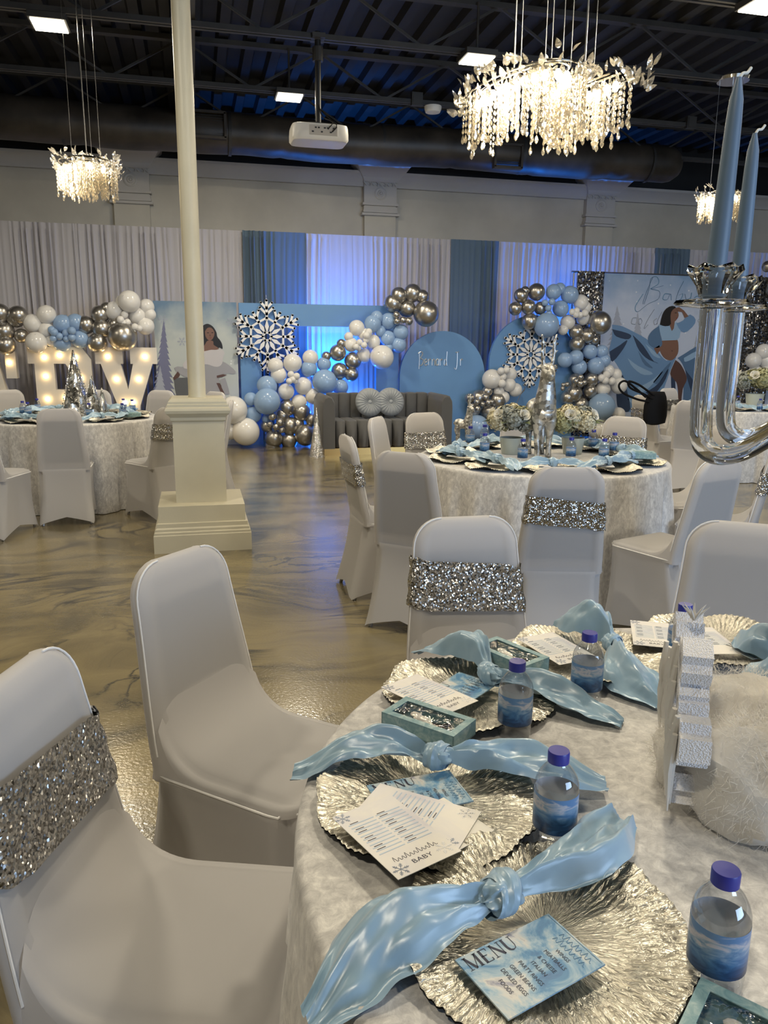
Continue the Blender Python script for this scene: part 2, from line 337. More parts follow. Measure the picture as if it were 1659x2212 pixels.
# support column
C0 = (.008, 5.72)
t = tag(empty('support_column', (C0[0], C0[1], 0)), 'cream painted pole on a square pedestal in the middle of the hall', 'column')
def sqprof(b, prof):
    k = len(prof); vs = []
    for h, z in prof: vs += [(-h, -h, z), (h, -h, z), (h, h, z), (-h, h, z)]
    b.add(vs, [(j*4+i, j*4+(i+1) % 4, j*4+4+(i+1) % 4, j*4+4+i) for j in range(k-1) for i in range(4)]+[(0, 3, 2, 1), tuple((k-1)*4+i for i in range(4))])
b = MB(); sqprof(b, [(.335, 0), (.335, .125), (.33, .13), (.33, .145), (.322, .152), (.322, .168), (.312, .178), (.312, .205), (.30, .21)]); b.build('lower_plinth', 'column_paint', t, False)
b = MB(); sqprof(b, [(.298, .205), (.296, .325)]); b.build('upper_plinth', 'column_paint', t, False)
b = MB(); sqprof(b, [(.176, .325), (.176, .93)]); b.build('pedestal_block', 'column_paint', t, False)
b = MB(); sqprof(b, [(.178, .90), (.188, .91), (.188, .93), (.2, .945), (.216, .96), (.222, .98), (.218, .995), (.206, 1.005), (.206, 1.02), (.198, 1.025), (.198, 1.04), (.18, 1.06)]); b.build('pedestal_cap', 'column_paint', t, False)
b = MB(); b.lathe([(.064, 1.055), (.061, 1.08), (.061, 4.25)], 28); b.build('pole', 'column_paint', t)
# air duct
DY = 11.15; dl = Y(0, 272, DY); dr = Y(1440, 352, DY); dz = 4.135
t = tag(empty('air_duct', (0, DY, dz)), 'long round dark wrapped air duct hung along the back wall', 'duct')
b = MB(); pts = []; rad = []; x = -8.95
while x < dr.x+.25: pts.append((x, .02*math.sin(x*1.3), .012*math.sin(x*2.1))); rad.append(.262+.012*noise.noise((x*2, 0, 0))+(-.012 if int(x*10) % 12 == 0 else 0)); x += .1
rad[-1] = .17; rad[-2] = .24; b.tube(pts, rad, 28); b.build('duct_tube', 'duct_wrap', t)
for k in range(5):
    xx = -1.5+k*2.05; b = MB(); b.tube([(xx, 0, 0), (xx+.04, 0, 0)], .27, 28, False); b.build('strap_band', 'steel_black', t)
for px, py in ((452, 270), (1097, 338)):
    p = Y(px, py, DY-.25); g = tag(empty('duct_vent', p), 'rectangular vent grille on the dark duct '+('beside the white pole' if px < 600 else 'below the big chandelier'), 'vent')
    b = MB()
    for a, c in (((0, 0, .15), (.42, .1, .03)), ((0, 0, -.15), (.42, .1, .03)), ((.2, 0, 0), (.03, .1, .3)), ((-.2, 0, 0), (.03, .1, .3))): b.box(a, c)
    b.build('frame', 'duct_wrap', g, False)
    for k in range(9): b = MB(); b.box((0, .02, -.12+k*.03), (.38, .03, .006)); b.build('louver', 'steel_black', g, False)
# small ceiling fittings
for (px, py), z, lab in (((155, 148), 4.2, 'grey junction box on the joist above the left chandelier'), ((912, 206), 4.2, 'grey junction box on the joist right of the projector'), ((1535, 250), 4.2, 'grey junction box on the joist at the right beside the candle')):
    p = G(px, py, z); p.y = 9.42-.05; b = MB(); b.box((0, 0, .02), (.13, .06, .14)); b.box((0, 0, .02), (.10, .075, .11)); tag(b.build('junction_box', 'steel_black', loc=p, smooth=False), lab, 'junction box')
p = G(935, 234, 4.12); b = MB(); b.lathe([(.03, -.05), (.085, -.045), (.095, -.02), (.1, 0), (.1, .02)], 24, (0, 0, 0)); o = b.build('smoke_detector', 'white_plastic', loc=p); tag(o, 'round white smoke detector under the joist right of the projector', 'smoke detector')
# projector
pj = Y(688, 294, 7.79); t = tag(empty('projector', pj), 'white ceiling projector hanging upside down on a black pole', 'projector')
b = MB()
def rbox(u, v): 
    a = u*2*PI; c, s = math.cos(a), math.sin(a); e = .35
    x = abs(c)**e*(1 if c > 0 else -1); y = abs(s)**e*(1 if s > 0 else -1)
    k = [(.80, -.075), (.94, -.07), (1, -.05), (1, .0), (.985, .05), (.96, .07), (.90, .075)]; j = v*(len(k)-1); r_, z = k[int(round(j))]
    return (x*.27*r_, y*.17*r_, z)
b.grid(rbox, 40, 7, True); n = 40; b.f.append(tuple(range(n))[::-1]); b.f.append(tuple(6*n+i for i in range(n))); b.m += [0, 0]
b.build('body', 'white_plastic', t)
b = MB(); b.box((.02, -.172, .01), (.26, .008, .085)); pp_ = b.build('port_panel', 'trim_paint', t, False)
for k in range(8):
    b = MB(); b.box((-.08+k*.028, -.178, .03 if k % 3 else -.005), (.018, .006, .012)); b.build('port', 'black_plastic', pp_, False)
b = MB(); b.tube(spline([(.1, -.18, 0), (.14, -.21, .05), (.08, -.15, .12), (0, 0, .25)], 12), .006, 6); b.tube(spline([(.06, -.18, .02), (.1, -.2, .08), (.02, -.1, .15), (0, 0, .3)], 12), .005, 6); b.build('cable', 'black_plastic', t)
b = MB(); b.box((0, 0, .09), (.2, .16, .02)); b.tube([(-.24, 0, .08), (-.24, 0, .09), (.24, 0, .09), (.24, 0, .08)], .01, 6); b.build('mount_plate', 'black_plastic', t, False)
b = MB(); b.tube([(0, 0, .09), (0, 0, 4.25-pj.z)], .028, 12); b.build('pole', 'black_plastic', t)
b = MB(); b.box((0, 0, 4.2-pj.z), (.12, .16, .04)); b.lathe([(.05, 4.0-pj.z), (.05, 4.12-pj.z)], 12); b.build('clamp', 'steel_black', t, False)
# ================================================================ chairs in stretch covers
SH, BT, RC = .465, .93, .085           # seat height, top of the back, corner radius
def bw(z): return lerp(.183, .150, sst(.45, BT, z))                 # half width of the back
def by(z): return lerp(-.178, -.265, max(0, (z-.45)/(BT-.45)))       # middle line of the back
def back_rows():
    rows = []
    for i in range(14): rows.append((lerp(.43, BT-RC, i/13), 1., 0.))
    for i in range(1, 9): ph = i/8*PI/2; rows.append((BT-RC+RC*math.sin(ph), math.cos(ph)**.5 if i < 8 else .12, RC*(1-math.cos(ph))))
    return rows
def chair_parts():
    D = {}
    rows = back_rows(); nu = 22; b = MB(); P = []
    for z, th, dw in rows:
        w_ = bw(min(z, BT-.02))-dw; y = by(z); T = .026*th
        ring = []
        for i in range(nu):
            u = lerp(-1, 1, i/(nu-1)); e = 1-abs(u)
            rim = sst(.22, .05, e)*.5+.5 if z > .56 else 1.
            rim = max(rim, sst(BT-.085, BT-.03, z))
            ring.append((u*w_, y+T*(.50+.5*rim)*(1-.35*sst(.08, 0, e)), z))
        ring += [(w_+.009*th, y+T*.45, z), (w_+.013*th, y, z), (w_+.009*th, y-T*.45, z)]
        for i in range(nu):
            u = lerp(1, -1, i/(nu-1)); e = 1-abs(u); rim = max(sst(.2, .05, e)*.3+.7, .7)
            ring.append((u*w_, y-T*rim*(1-.35*sst(.08, 0, e)), z))
        ring += [(-w_-.009*th, y-T*.45, z), (-w_-.013*th, y, z), (-w_-.009*th, y+T*.45, z)]
        P += ring
    n = len(ring); k = len(rows)
    b.add(P, [(j*n+i, j*n+(i+1) % n, (j+1)*n+(i+1) % n, (j+1)*n+i) for j in range(k-1) for i in range(n)]+[tuple((k-1)*n+i for i in range(n))])
    D['back_cover'] = (b.mesh('back_cover', 'spandex', True, 80), None)
    # seat top and skirt down to the four feet
    def outline(s, hx0, hx1, y0, y1, r_, pull):
        # s in 0..1 round a rounded rectangle; hx0 rear half width, hx1 front half width
        a = s*2*PI+PI/4; c, q = math.cos(a), math.sin(a); m = max(abs(c), abs(q)); x, y = c/m, q/m
        e = min(1, 1-abs(abs(x)-abs(y)));  # 1 at corner
        k = 1-.16*r_*sst(.80, 1, e)
        px = x*k; py = y*k; mid = 1-abs(abs(x)-abs(y)) ; f = 1-mid
        hx = lerp(hx0, hx1, (py+1)/2); X = px*hx; Yy = lerp(y0, y1, (py+1)/2)
        # stretched cloth pulls in between the feet
        if abs(x) > abs(y): X *= 1-pull*f**.8
        else: Yy += -math.copysign(pull*.20*f**.8, py)
        return X, Yy, f
    N = 72; rows2 = 12; b = MB(); P = []
    for j in range(rows2):
        t = j/(rows2-1); 
        for i in range(N):
            s = i/N
            x0, y0, f = outline(s, .196, .204, -.205, .205, 1., 0.)
            x1, y1, f1 = outline(s, .212, .218, -.295, .222, .35, .10)
            hem = .008+.060*(f1**.75)
            tt = t**1.15; bow = math.sin(PI*t)*.012
            x = lerp(x0, x1, tt); y = lerp(y0, y1, tt); L = math.hypot(x, y); x -= x/L*bow; y -= y/L*bow*.6
            P.append((x, y, lerp(SH-.022, hem, t)))
    b.add(P, [(j*N+i, j*N+(i+1) % N, (j+1)*N+(i+1) % N, (j+1)*N+i) for j in range(rows2-1) for i in range(N)])
    fr = [1, .985, .95, .88, .83, .8, .6, .35, .0]; zz = [-.024, -.008, -.002, -.003, .004, .010, .016, .018, .018]
    def seat_z(f_):
        F_ = fr[::-1]; Z_ = zz[::-1]; f_ = min(1, max(0, f_))
        for i in range(len(F_)-1):
            if F_[i] <= f_ <= F_[i+1]: return SH+lerp(Z_[i], Z_[i+1], (f_-F_[i])/(F_[i+1]-F_[i]))
    us = [-1, -.985, -.95, -.9, -.86, -.82, -.76, -.66, -.5, -.3, -.1, .1, .3, .5, .66, .76, .82, .86, .9, .95, .985, 1]; ys = [.206, .203, .197, .188, .176, .165, .15, .12, .08, .04, 0, -.02]; nu = len(us)
    def top_pt(u, j):
        yf = by(SH)+.0275+.125
        if j < 12:
            y = lerp(yf, .206, (ys[j]+.02)/.226); r_ = .055; hw = .200 if y < .206-r_ else .200-r_+math.sqrt(max(0, r_*r_-(y-.206+r_)**2)); return V((u*hw, y, seat_z(max(abs(u), y/.206))))
        v = (j-11)/11; k = 1-.45*abs(u)**4; p0 = V((u*.2, yf, seat_z(abs(u)))); p1 = V((u*.196, by(SH)+.028+.03*(1-k), p0.z)); z2 = SH+.02+.13*k; p2 = V((u*.187, by(z2)+.0185+.006*abs(u)**3, z2)); return p0.lerp(p1, v).lerp(p1.lerp(p2, v), v)
    k0 = len(b.v); nr = 23; b.add([top_pt(u, j) for j in range(nr) for u in us], [(j*nu+i, j*nu+i+1, (j+1)*nu+i+1, (j+1)*nu+i) for j in range(nr-1) for i in range(nu-1)])
    for s_ in (-1, 1):
        L = [top_pt(s_, j) for j in range(11, nr)]; b.add([V((L[0].x*.985, by(SH)-.01, SH-.03))]+L, [(0, j+1, j+2) for j in range(len(L)-1)])
    D['seat_cover'] = (b.mesh('seat_cover', 'spandex', True, 75), None)
    b = MB(); pts = []
    for i in range(N+1):
        x0, y0, f = outline((i % N)/N, .197, .205, -.2, .206, 1., 0.)
        if y0 > -.17: pts.append((x0, y0, SH-.018))
    i0 = max(range(len(pts)-1), key=lambda i: (V(pts[i+1])-V(pts[i])).length); pts = pts[i0+1:]+pts[1:i0+1]
    b.tube(pts, .0028, 6)
    for s in (-1, 1): b.tube([(s*(bw(min(z, BT-.02))-dw+.011), by(z)+.012, z) for z, th, dw in rows if z > .47], .0022, 5)
    D['piping'] = (b.mesh('piping', 'piping'), None)
    b = MB(); rr = []
    for k_ in range(9):
        z = lerp(.50, .835, k_/8); hw = bw(z)-.02; rr += [(-hw, by(z)+.011, z), (hw, by(z)+.011, z), (hw, by(z)-.013, z), (-hw, by(z)-.013, z)]
    b.add(rr, [(j*4+i, j*4+(i+1) % 4, j*4+4+(i+1) % 4, j*4+4+i) for j in range(8) for i in range(4)]+[(0, 1, 2, 3), (32, 33, 34, 35)])
    D['back_pad'] = (b.mesh('back_pad', 'pad', False), None)
    b = MB(); b.box((0, 0, SH-.035), (.34, .34, .05)); D['seat_pad'] = (b.mesh('seat_pad', 'pad', False), None)
    for nm, x, y in (('leg', .186, .188), ('leg', -.186, .188), ('leg', .18, -.258), ('leg', -.18, -.258)):
        b = MB(); b.tube([(x, y, 0), (x*.76, y*(.76 if y > 0 else .55), .42)], .011, 8); D[nm+str((x, y))] = (b.mesh('leg', 'grey_metal'), 'leg')
    return D
CHP = chair_parts()
def sash_mesh(z0, z1, sag, seed):
    # a sequinned band stretched round the back
    rnd = random.Random(seed); b = MB(); N = 64; rows = 14; P = []
    for j in range(rows):
        t = j/(rows-1)
        for i in range(N):
            a = 2*PI*i/N; x = math.cos(a); s = math.sin(a); X = math.copysign(min(1, abs(x)**.35), x) if abs(s) < .999 else x
            z = lerp(z0, z1, t)+sag*(X if abs(X) < 1 else X)*.5+.012*noise.noise((x*2+seed, s*2, t*2))
            h = bw(min(z, BT-.02))+.017; yy = math.copysign(abs(s)**.45, s)*.034
            fold = .005*math.sin(t*15+3*noise.noise((x*1.5, s, seed)))+.003*noise.noise((x*6, s*6+seed, t*9))
            P.append((X*(h+fold*.4), by(z)+yy*(1+fold*10)+(.002 if s > 0 else -.002), z))
    b.add(P, [(j*N+i, j*N+(i+1) % N, (j+1)*N+(i+1) % N, (j+1)*N+i) for j in range(rows-1) for i in range(N)])
    return b.mesh('chair_sash', 'sequin', True, 80)
SASH = [sash_mesh(.665, .785, .0, 1), sash_mesh(.655, .80, .035, 5), sash_mesh(.66, .785, -.03, 9)]
first_chair = []
def chair(x, y, face, lab, group, sash=None, sashlab=None):
    rz = face-PI/2
    if not first_chair:
        t = empty('banquet_chair', (x, y, 0), rz)
        for nm, (me, alt) in CHP.items(): link(alt or nm, me, t)
        first_chair.append(t)
    else:
        t = copy_tree(first_chair[0]); t.location = (x, y, 0); t.rotation_euler = (0, 0, rz)
    tag(t, lab, 'chair', group)
    if sash is not None:
        s = link('chair_sash', SASH[sash], None, (x, y, 0), rz); tag(s, sashlab, 'sash', 'silver sequin chair sashes')
    return t
def chair_by_back(px, py, zt, c, lab, group, sash=None, sl=None, turn=0., z=.91):
    p = G(px, py, z); f = math.atan2(c[1]-p.y, c[0]-p.x)+turn
    chair(p.x+.255*math.cos(f), p.y+.255*math.sin(f), f, lab, group, sash, sl)
FT, MTB, LT, RTB = (.865, .855), (2.06, 4.36), (-1.12, 7.55), (6.15, 7.75)
g = 'chairs at the near table'
chair(-.055, 1.16, R(-19), 'white covered chair in the lower left corner wearing a silver sash', g, 1, 'silver sequin sash on the chair in the lower left corner')
chair(.135, 1.74, R(-41), 'white covered chair without sash standing out on the floor left of the near table', g)
chair(.775, 1.90, R(-91), 'white covered chair with silver sash behind the far edge of the near table', g, 1, 'wide silver sequin sash on the chair behind the near table')
chair(1.43, 1.70, R(-125), 'white covered chair without sash at the right edge behind the near table', g)
g = 'chairs at the middle table'
m = MTB
chair_by_back(751, 948, 0, m, 'white covered chair seen edge on, leftmost at the middle table, with silver sash', g, 0, 'silver sequin sash on the leftmost chair of the middle table')
chair_by_back(872, 985, 0, m, 'white covered chair without sash seen from behind at the left of the middle table', g, turn=.22)
chair_by_back(814, 907, 0, m, 'narrow looking white chair without sash in front of the grey sofa', g, turn=.35)
chair_by_back(916, 897, 0, m, 'white chair with silver sash at the far side of the middle table before the sofa', g, 0, 'silver sequin sash on the chair before the grey sofa')
chair_by_back(1130, 900, 0, m, 'white covered chair half hidden behind the silver deer and the flowers', g)
chair_by_back(1227, 1018, 0, m, 'white covered chair seen from behind in front of the middle table with silver sash', g, 2, 'slanting silver sequin sash on the chair in front of the middle table', turn=.1)
chair_by_back(1352, 906, 0, m, 'white chair with silver sash at the far right of the middle table', g, 0, 'silver sequin sash on the chair at the far right of the middle table')
chair_by_back(1556, 1002, 0, m, 'bluish lit white chair without sash right of the middle table, seat toward the table', g, turn=.08)
chair_by_back(1676, 965, 0, (m[0]+.2, m[1]), 'white chair cut by the right edge with a silver sash', g, 0, 'silver sequin sash on the chair cut by the right edge')
chair_by_back(1566, 930, 0, m, 'white chair behind the bend of the crystal candelabra', g)
g = 'chairs at the table by the photo backdrop'
m = RTB
chair_by_back(1390, 858, 0, m, 'white chair with a silver sash carrying the black bag', g, 0, 'silver sequin sash on the chair with the black bag')
chair_by_back(1444, 842, 0, m, 'white chair with silver sash directly before the photo backdrop', g, 0, 'silver sequin sash on the chair before the photo backdrop')
chair_by_back(1496, 870, 0, m, 'tall looking white chair without sash left of the candelabra tube', g)
g = 'chairs at the left table'
m = LT
chair(-1.06, 6.70, R(93), 'white covered chair without sash seen from behind in front of the left table', g)
chair_by_back(372, 884, 0, (m[0]+.1, m[1]+.1), 'white chair with silver sash at the left table beside the cream pedestal', g, 2, 'silver sequin sash on the chair beside the cream pedestal')
chair_by_back(-72, 900, 0, m, 'white chair at the left table cut by the left edge of the picture', g)
chair_by_back(15, 846, 0, m, 'white chair beyond the left table at the left edge, before the lit letters', g)
chair_by_back(348, 847, 0, m, 'white chair beyond the left table in front of the portrait banner', g)
chair_by_back(466, 850, 0, m, 'white chair just right of the pole, in front of the portrait banner', g)
chair_by_back(205, 846, 0, m, 'white chair hidden behind the silver trees of the left table', g)
chair_by_back(498, 870, 0, (m[0], m[1]-.3), 'white chair peeking out right of the cream pedestal beside the white balloons', g)
# ================================================================ tables under crushed velvet cloths
def cloth_mesh(seed, nf=22):
    b = MB(); N = 240; prof = [(.0, 0), (.2, 0), (.4, 0), (.6, 0), (.72, 0), (.752, -.001), (.76, -.006), (.764, -.02)]
    rows = [(r_, z, 0) for r_, z in prof]+[(.766+.025*(i/12), -.02-.74*(i/12), (i/12)) for i in range(1, 13)]
    P = []
    for r_, z, t in rows:
        for i in range(N):
            a = 2*PI*i/N; ph = nf*a+2.2*noise.noise((math.cos(a)*2, math.sin(a)*2, seed)); 
            A = (.040*sst(0, 1, t)+.020*sst(0, .3, t))*(.6+.6*noise.noise((math.cos(a)*3+5, math.sin(a)*3, seed)))
            rr = r_+A*(math.cos(ph)+.3*math.cos(2.3*ph)); 
            P.append((rr*math.cos(a), rr*math.sin(a), .765+z+(.0015*noise.noise((r_*9*math.cos(a), r_*9*math.sin(a), seed)) if t == 0 else 0)))
    b.add(P, [(j*N+i, j*N+(i+1) % N, (j+1)*N+(i+1) % N, (j+1)*N+i) for j in range(len(rows)-1) for i in range(N)])
    return b.mesh('tablecloth', 'velvet', True, 80)
CM = cloth_mesh(1)
def table(c, lab, rz=0.):
    o = link('tablecloth', CM, None, (c[0], c[1], 0), rz); tag(o, lab, 'tablecloth', 'crushed velvet cloths on the round tables')
    return o
table(FT, 'white crushed velvet cloth on the nearest round table'); table(MTB, 'white crushed velvet cloth on the round table with the silver deer', 1.)
table(LT, 'white crushed velvet cloth on the round table with the silver trees', 2.); table(RTB, 'white cloth on the round table behind the crystal candelabra', 3.)
TZ = .766
# ================================================================ place settings
def watercolour(name, stops, scale=14., rot=0., det=6.):
    m, n, l, b = nt(name); v = coords(n, l, (1, 1, 1), rot=(0, 0, rot)); a = tex(n, l, 'ShaderNodeTexNoise', v, scale=scale, detail=det, roughness=.62, distortion=.7)
    sp = n.new('ShaderNodeSeparateXYZ'); l.new(v, sp.inputs[0])
    l.new(ramp(n, l, a.outputs[0], stops), b.inputs['Base Color']); b.inputs['Roughness'].default_value = .45; return m
watercolour('menu_print', [(.32, (.06, .15, .33)), (.43, (.11, .28, .48)), (.51, (.36, .50, .60)), (.6, (.66, .65, .61)), (.7, (.09, .11, .27))], 17)
watercolour('card_print', [(.30, (.58, .56, .66)), (.42, (.76, .74, .74)), (.6, (.83, .80, .74))], 10)
watercolour('box_print', [(.35, (.16, .30, .34)), (.5, (.24, .38, .41)), (.68, (.42, .54, .53))], 60)
pm('ink', (.02, .022, .05), .5); pm('ink_blue', (.12, .25, .40), .5); pm('ink_grey', (.30, .34, .42), .5); pm('rule_blue', (.50, .60, .72), .5); pm('print_white', (.85, .85, .86), .5); pm('paper', (.80, .78, .72), .55)
def label_m():
    m, n, l, b = nt('bottle_label'); v = coords(n, l); sp = n.new('ShaderNodeSeparateXYZ'); l.new(v, sp.inputs[0])
    a = tex(n, l, 'ShaderNodeTexNoise', coords(n, l, (1, 1, 2.6), rot=(.35, .2, 0)), scale=26., detail=5., distortion=1.6)
    z = n.new('ShaderNodeMapRange'); l.new(sp.outputs[2], z.inputs[0]); z.inputs[1].default_value = .03; z.inputs[2].default_value = .085
    f = math_(n, l, 'ADD', math_(n, l, 'MULTIPLY', a.outputs[0], .55), math_(n, l, 'MULTIPLY', z.outputs[0], .55))
    l.new(ramp(n, l, f, [(.24, (.008, .02, .06)), (.38, (.02, .07, .18)), (.50, (.06, .17, .36)), (.60, (.20, .32, .48)), (.68, (.50, .50, .56)), (.76, (.12, .24, .46))]), b.inputs['Base Color']); b.inputs['Roughness'].default_value = .3
    gm = n.new('ShaderNodeNewGeometry'); old = b.inputs['Base Color'].links[0].from_socket; l.new(mixc(n, l, gm.outputs['Backfacing'], old, (.75, .76, .78)), b.inputs['Base Color'])
label_m()
def glyph_text(name, txt, size, mat, parent, loc, rz=0., sx=1., align='LEFT', shear=0.):
    c = bpy.data.curves.new(name, 'FONT'); c.body = txt; c.size = size; c.align_x = align; c.shear = shear; c.resolution_u = 3
    o = bpy.data.objects.new('tmp', c); COL.objects.link(o); me = bpy.data.meshes.new_from_object(o.evaluated_get(bpy.context.evaluated_depsgraph_get())); bpy.data.objects.remove(o)
    me.materials.clear(); me.materials.append(MT[mat]); me.name = name
    t = link(name, me, parent, loc, rz); t.scale = (sx, 1, 1); return t
# scalloped silver charger plate
def charger_mesh():
    b = MB(); N = 300; RS = [0, .04, .08, .1, .108, .116, .124, .132, .139, .146, .152, .157, .161, .164]; P = []
    for q, r_ in enumerate(RS):
        for i in range(N):
            a = 2*PI*i/N; e = sst(.105, .164, r_)
            sc = 1+e*(.035*abs(math.sin(5.5*a+.6))+.03*noise.noise((math.cos(a)*4, math.sin(a)*4, 3))+.012*noise.noise((math.cos(a)*18, math.sin(a)*18, 1)))
            z = .008*sst(.09, .125, r_)+.010*e*(.6+math.sin(5*a+.8)*.7+.5*noise.noise((math.cos(a)*3, math.sin(a)*3, 9)))
            z += .0016*math.sin(80*a+3*noise.noise((r_*40, a, 0)))*sst(.06, .12, r_)+.0009*math.sin(r_*900+4*noise.noise((math.cos(a)*5, math.sin(a)*5, r_*20)))*sst(0, .1, r_)
            P.append((r_*sc*math.cos(a), r_*sc*math.sin(a), .004+max(z, 0)))
    k = len(RS); b.add(P, [(j*N+i, j*N+(i+1) % N, (j+1)*N+(i+1) % N, (j+1)*N+i) for j in range(k-1) for i in range(N)])
    st = len(b.v); b.mi = 1; prof = []
    low = [P[(k-1)*N+i] for i in range(N)]; b.add([(x, y, z-.0025) for x, y, z in low]+[(.10*math.cos(2*PI*i/N), .10*math.sin(2*PI*i/N), .0) for i in range(N)], [(i, (i+1) % N, N+(i+1) % N, N+i) for i in range(N)]+[tuple(N+i for i in range(N))])
    return b.mesh('charger_plate', ['charger_silver', 'charger_under'], True, 60)
PLM = charger_mesh()
def plate(x, y, lab, grp='silver charger plates', rz=0., z=None):
    o = link('charger_plate', PLM, None, (x, y, (TZ if z is None else z)+.001), rz); return tag(o, lab, 'plate', grp)
# knotted satin napkins
def tail(b, K, T, W, bend=0., arch=.03, seed=0., fold=.010, nf=1.4, drop=0.):
    K, T = V(K), V(T); d = T-K; L = math.hypot(d.x, d.y); ax = V((d.x, d.y, 0))/L; sd = V((-ax.y, ax.x, 0))
    def fn(u, v):
        s = v; q = lerp(-1, 1, u)
        w_ = .013+(W-.013)*sst(0, .55, s)*(1-sst(.70, 1.04, s)*.80)
        c = K.lerp(T, s)+sd*(bend*math.sin(PI*s))
        off = q*w_*(1+.08*math.sin(5*s+seed))+ .25*w_*sst(.6, 1, s)*math.sin(seed)
        hz = arch*math.sin(PI*min(1, s**.8))*(1-.75*q*q)
        hz += fold*sst(.0, .18, s)*(1-.45*s)*(math.cos(q*PI*nf+seed)+.5*math.sin(q*PI*2.3*nf+4*s+seed*2))
        hz += .010*noise.noise((s*4+seed, q*2.2, seed))+.005*noise.noise((s*9+seed, q*6, seed+4))+.0035*math.sin(q*8+3*math.sin(s*5)+seed)*(1-.5*s)
        hz += .02*(1-sst(0, .16, s))*(1-q*q)*.6
        p = c+sd*off+V((0, 0, max(hz, -.004))); p.z -= drop*sst(.55, 1, s); return p
    b.grid(fn, 26, 44)
def knot(b, K, ax, sz=1., seed=0.):
    K = V(K); sd = V((-ax.y, ax.x, 0))
    def fn(u, v):
        a = u*2*PI; t = v*PI; r_ = 1+.13*math.sin(3*a+4*t+seed)+.07*math.sin(7*a-3*t)+.08*noise.noise((math.cos(a)+seed, math.sin(a), t))
        return K+ax*(.030*sz*math.cos(t)*r_)+sd*(.027*sz*math.sin(t)*math.cos(a)*r_)+V((0, 0, .024*sz*math.sin(t)*math.sin(a)*r_))
    b.grid(fn, 30, 18, True)
    def wrap(u, v):                                                  # the band that makes the knot
        a = u*2*PI; q = lerp(-1, 1, v); r_ = 1+.05*math.sin(4*q+seed)+.04*math.sin(9*q+a)-.16*q*q
        return K+ax*(.019*sz*q+.010*sz*math.sin(a+seed))+sd*(.031*sz*math.cos(a)*r_)+V((0, 0, .0275*sz*math.sin(a)*r_))
    b.grid(wrap, 30, 12, True)
def napkin(kp, t1, t2, lab, W=(.055, .055), bend=(0, 0), arch=(.035, .03), seed=0., drop=(0, 0), sz=1.):
    kp, t1, t2 = V(kp), V(t1), V(t2); o = kp.copy(); b = MB(); ax = (t2-t1); ax.z = 0; ax.normalize()
    tail(b, kp-o, t1-o, W[0], bend[0], arch[0], seed, drop=drop[0]); tail(b, kp-o, t2-o, W[1], bend[1], arch[1], seed+2.1, drop=drop[1])
    m = b.build('napkin_tails', 'satin', None, True, 80); m.name = 'napkin'; m.location = o
    kb = MB(); knot(kb, (0, 0, .010), ax, sz*.78, seed); kn = kb.build('knot', 'satin', m)
    return tag(m, lab, 'napkin', 'knotted blue satin napkins')
def GP(px, py, z=.79): return G(px, py, z)
# bottles of water
def bottle_proto():
    D = {}
    b = MB(); b.lathe([(.001, .003), (.018, .001), (.024, .0), (.0275, .004), (.029, .010), (.0285, .016), (.0295, .020), (.0285, .025), (.0298, .03), (.0298, .088), (.0295, .094), (.027, .103), (.022, .112), (.0165, .119), (.0128, .124), (.0125, .130)], 40); D['bottle_body'] = b.mesh('bottle_body', 'bottle_pet', True, 60)
    b = MB(); b.lathe([(.0302, .031), (.0302, .084)], 40, cap=False); D['label_wrap'] = b.mesh('label_wrap', 'bottle_label')
    b = MB(); N = 40
    prof = [(.0145, .125), (.0146, .139), (.0138, .141), (.0, .1412)]
    b.lathe(prof, N, cap=False)
    for i in range(0, N): pass
    D['cap'] = b.mesh('cap', 'cap_blue', True, 50); return D
BTP = bottle_proto(); first_b = []
def bottle(x, y, lab, grp='small water bottles', rz=0., z=None):
    if not first_b:
        t = empty('water_bottle', (0, 0, 0)); bd_ = link('bottle_body', BTP['bottle_body'], t); link('label_wrap', BTP['label_wrap'], bd_); link('cap', BTP['cap'], bd_); first_b.append(t)
    else: t = copy_tree(first_b[0])
    t.location = (x, y, (TZ if z is None else z)+.001); t.rotation_euler = (0, 0, rz); return tag(t, lab, 'bottle', grp)
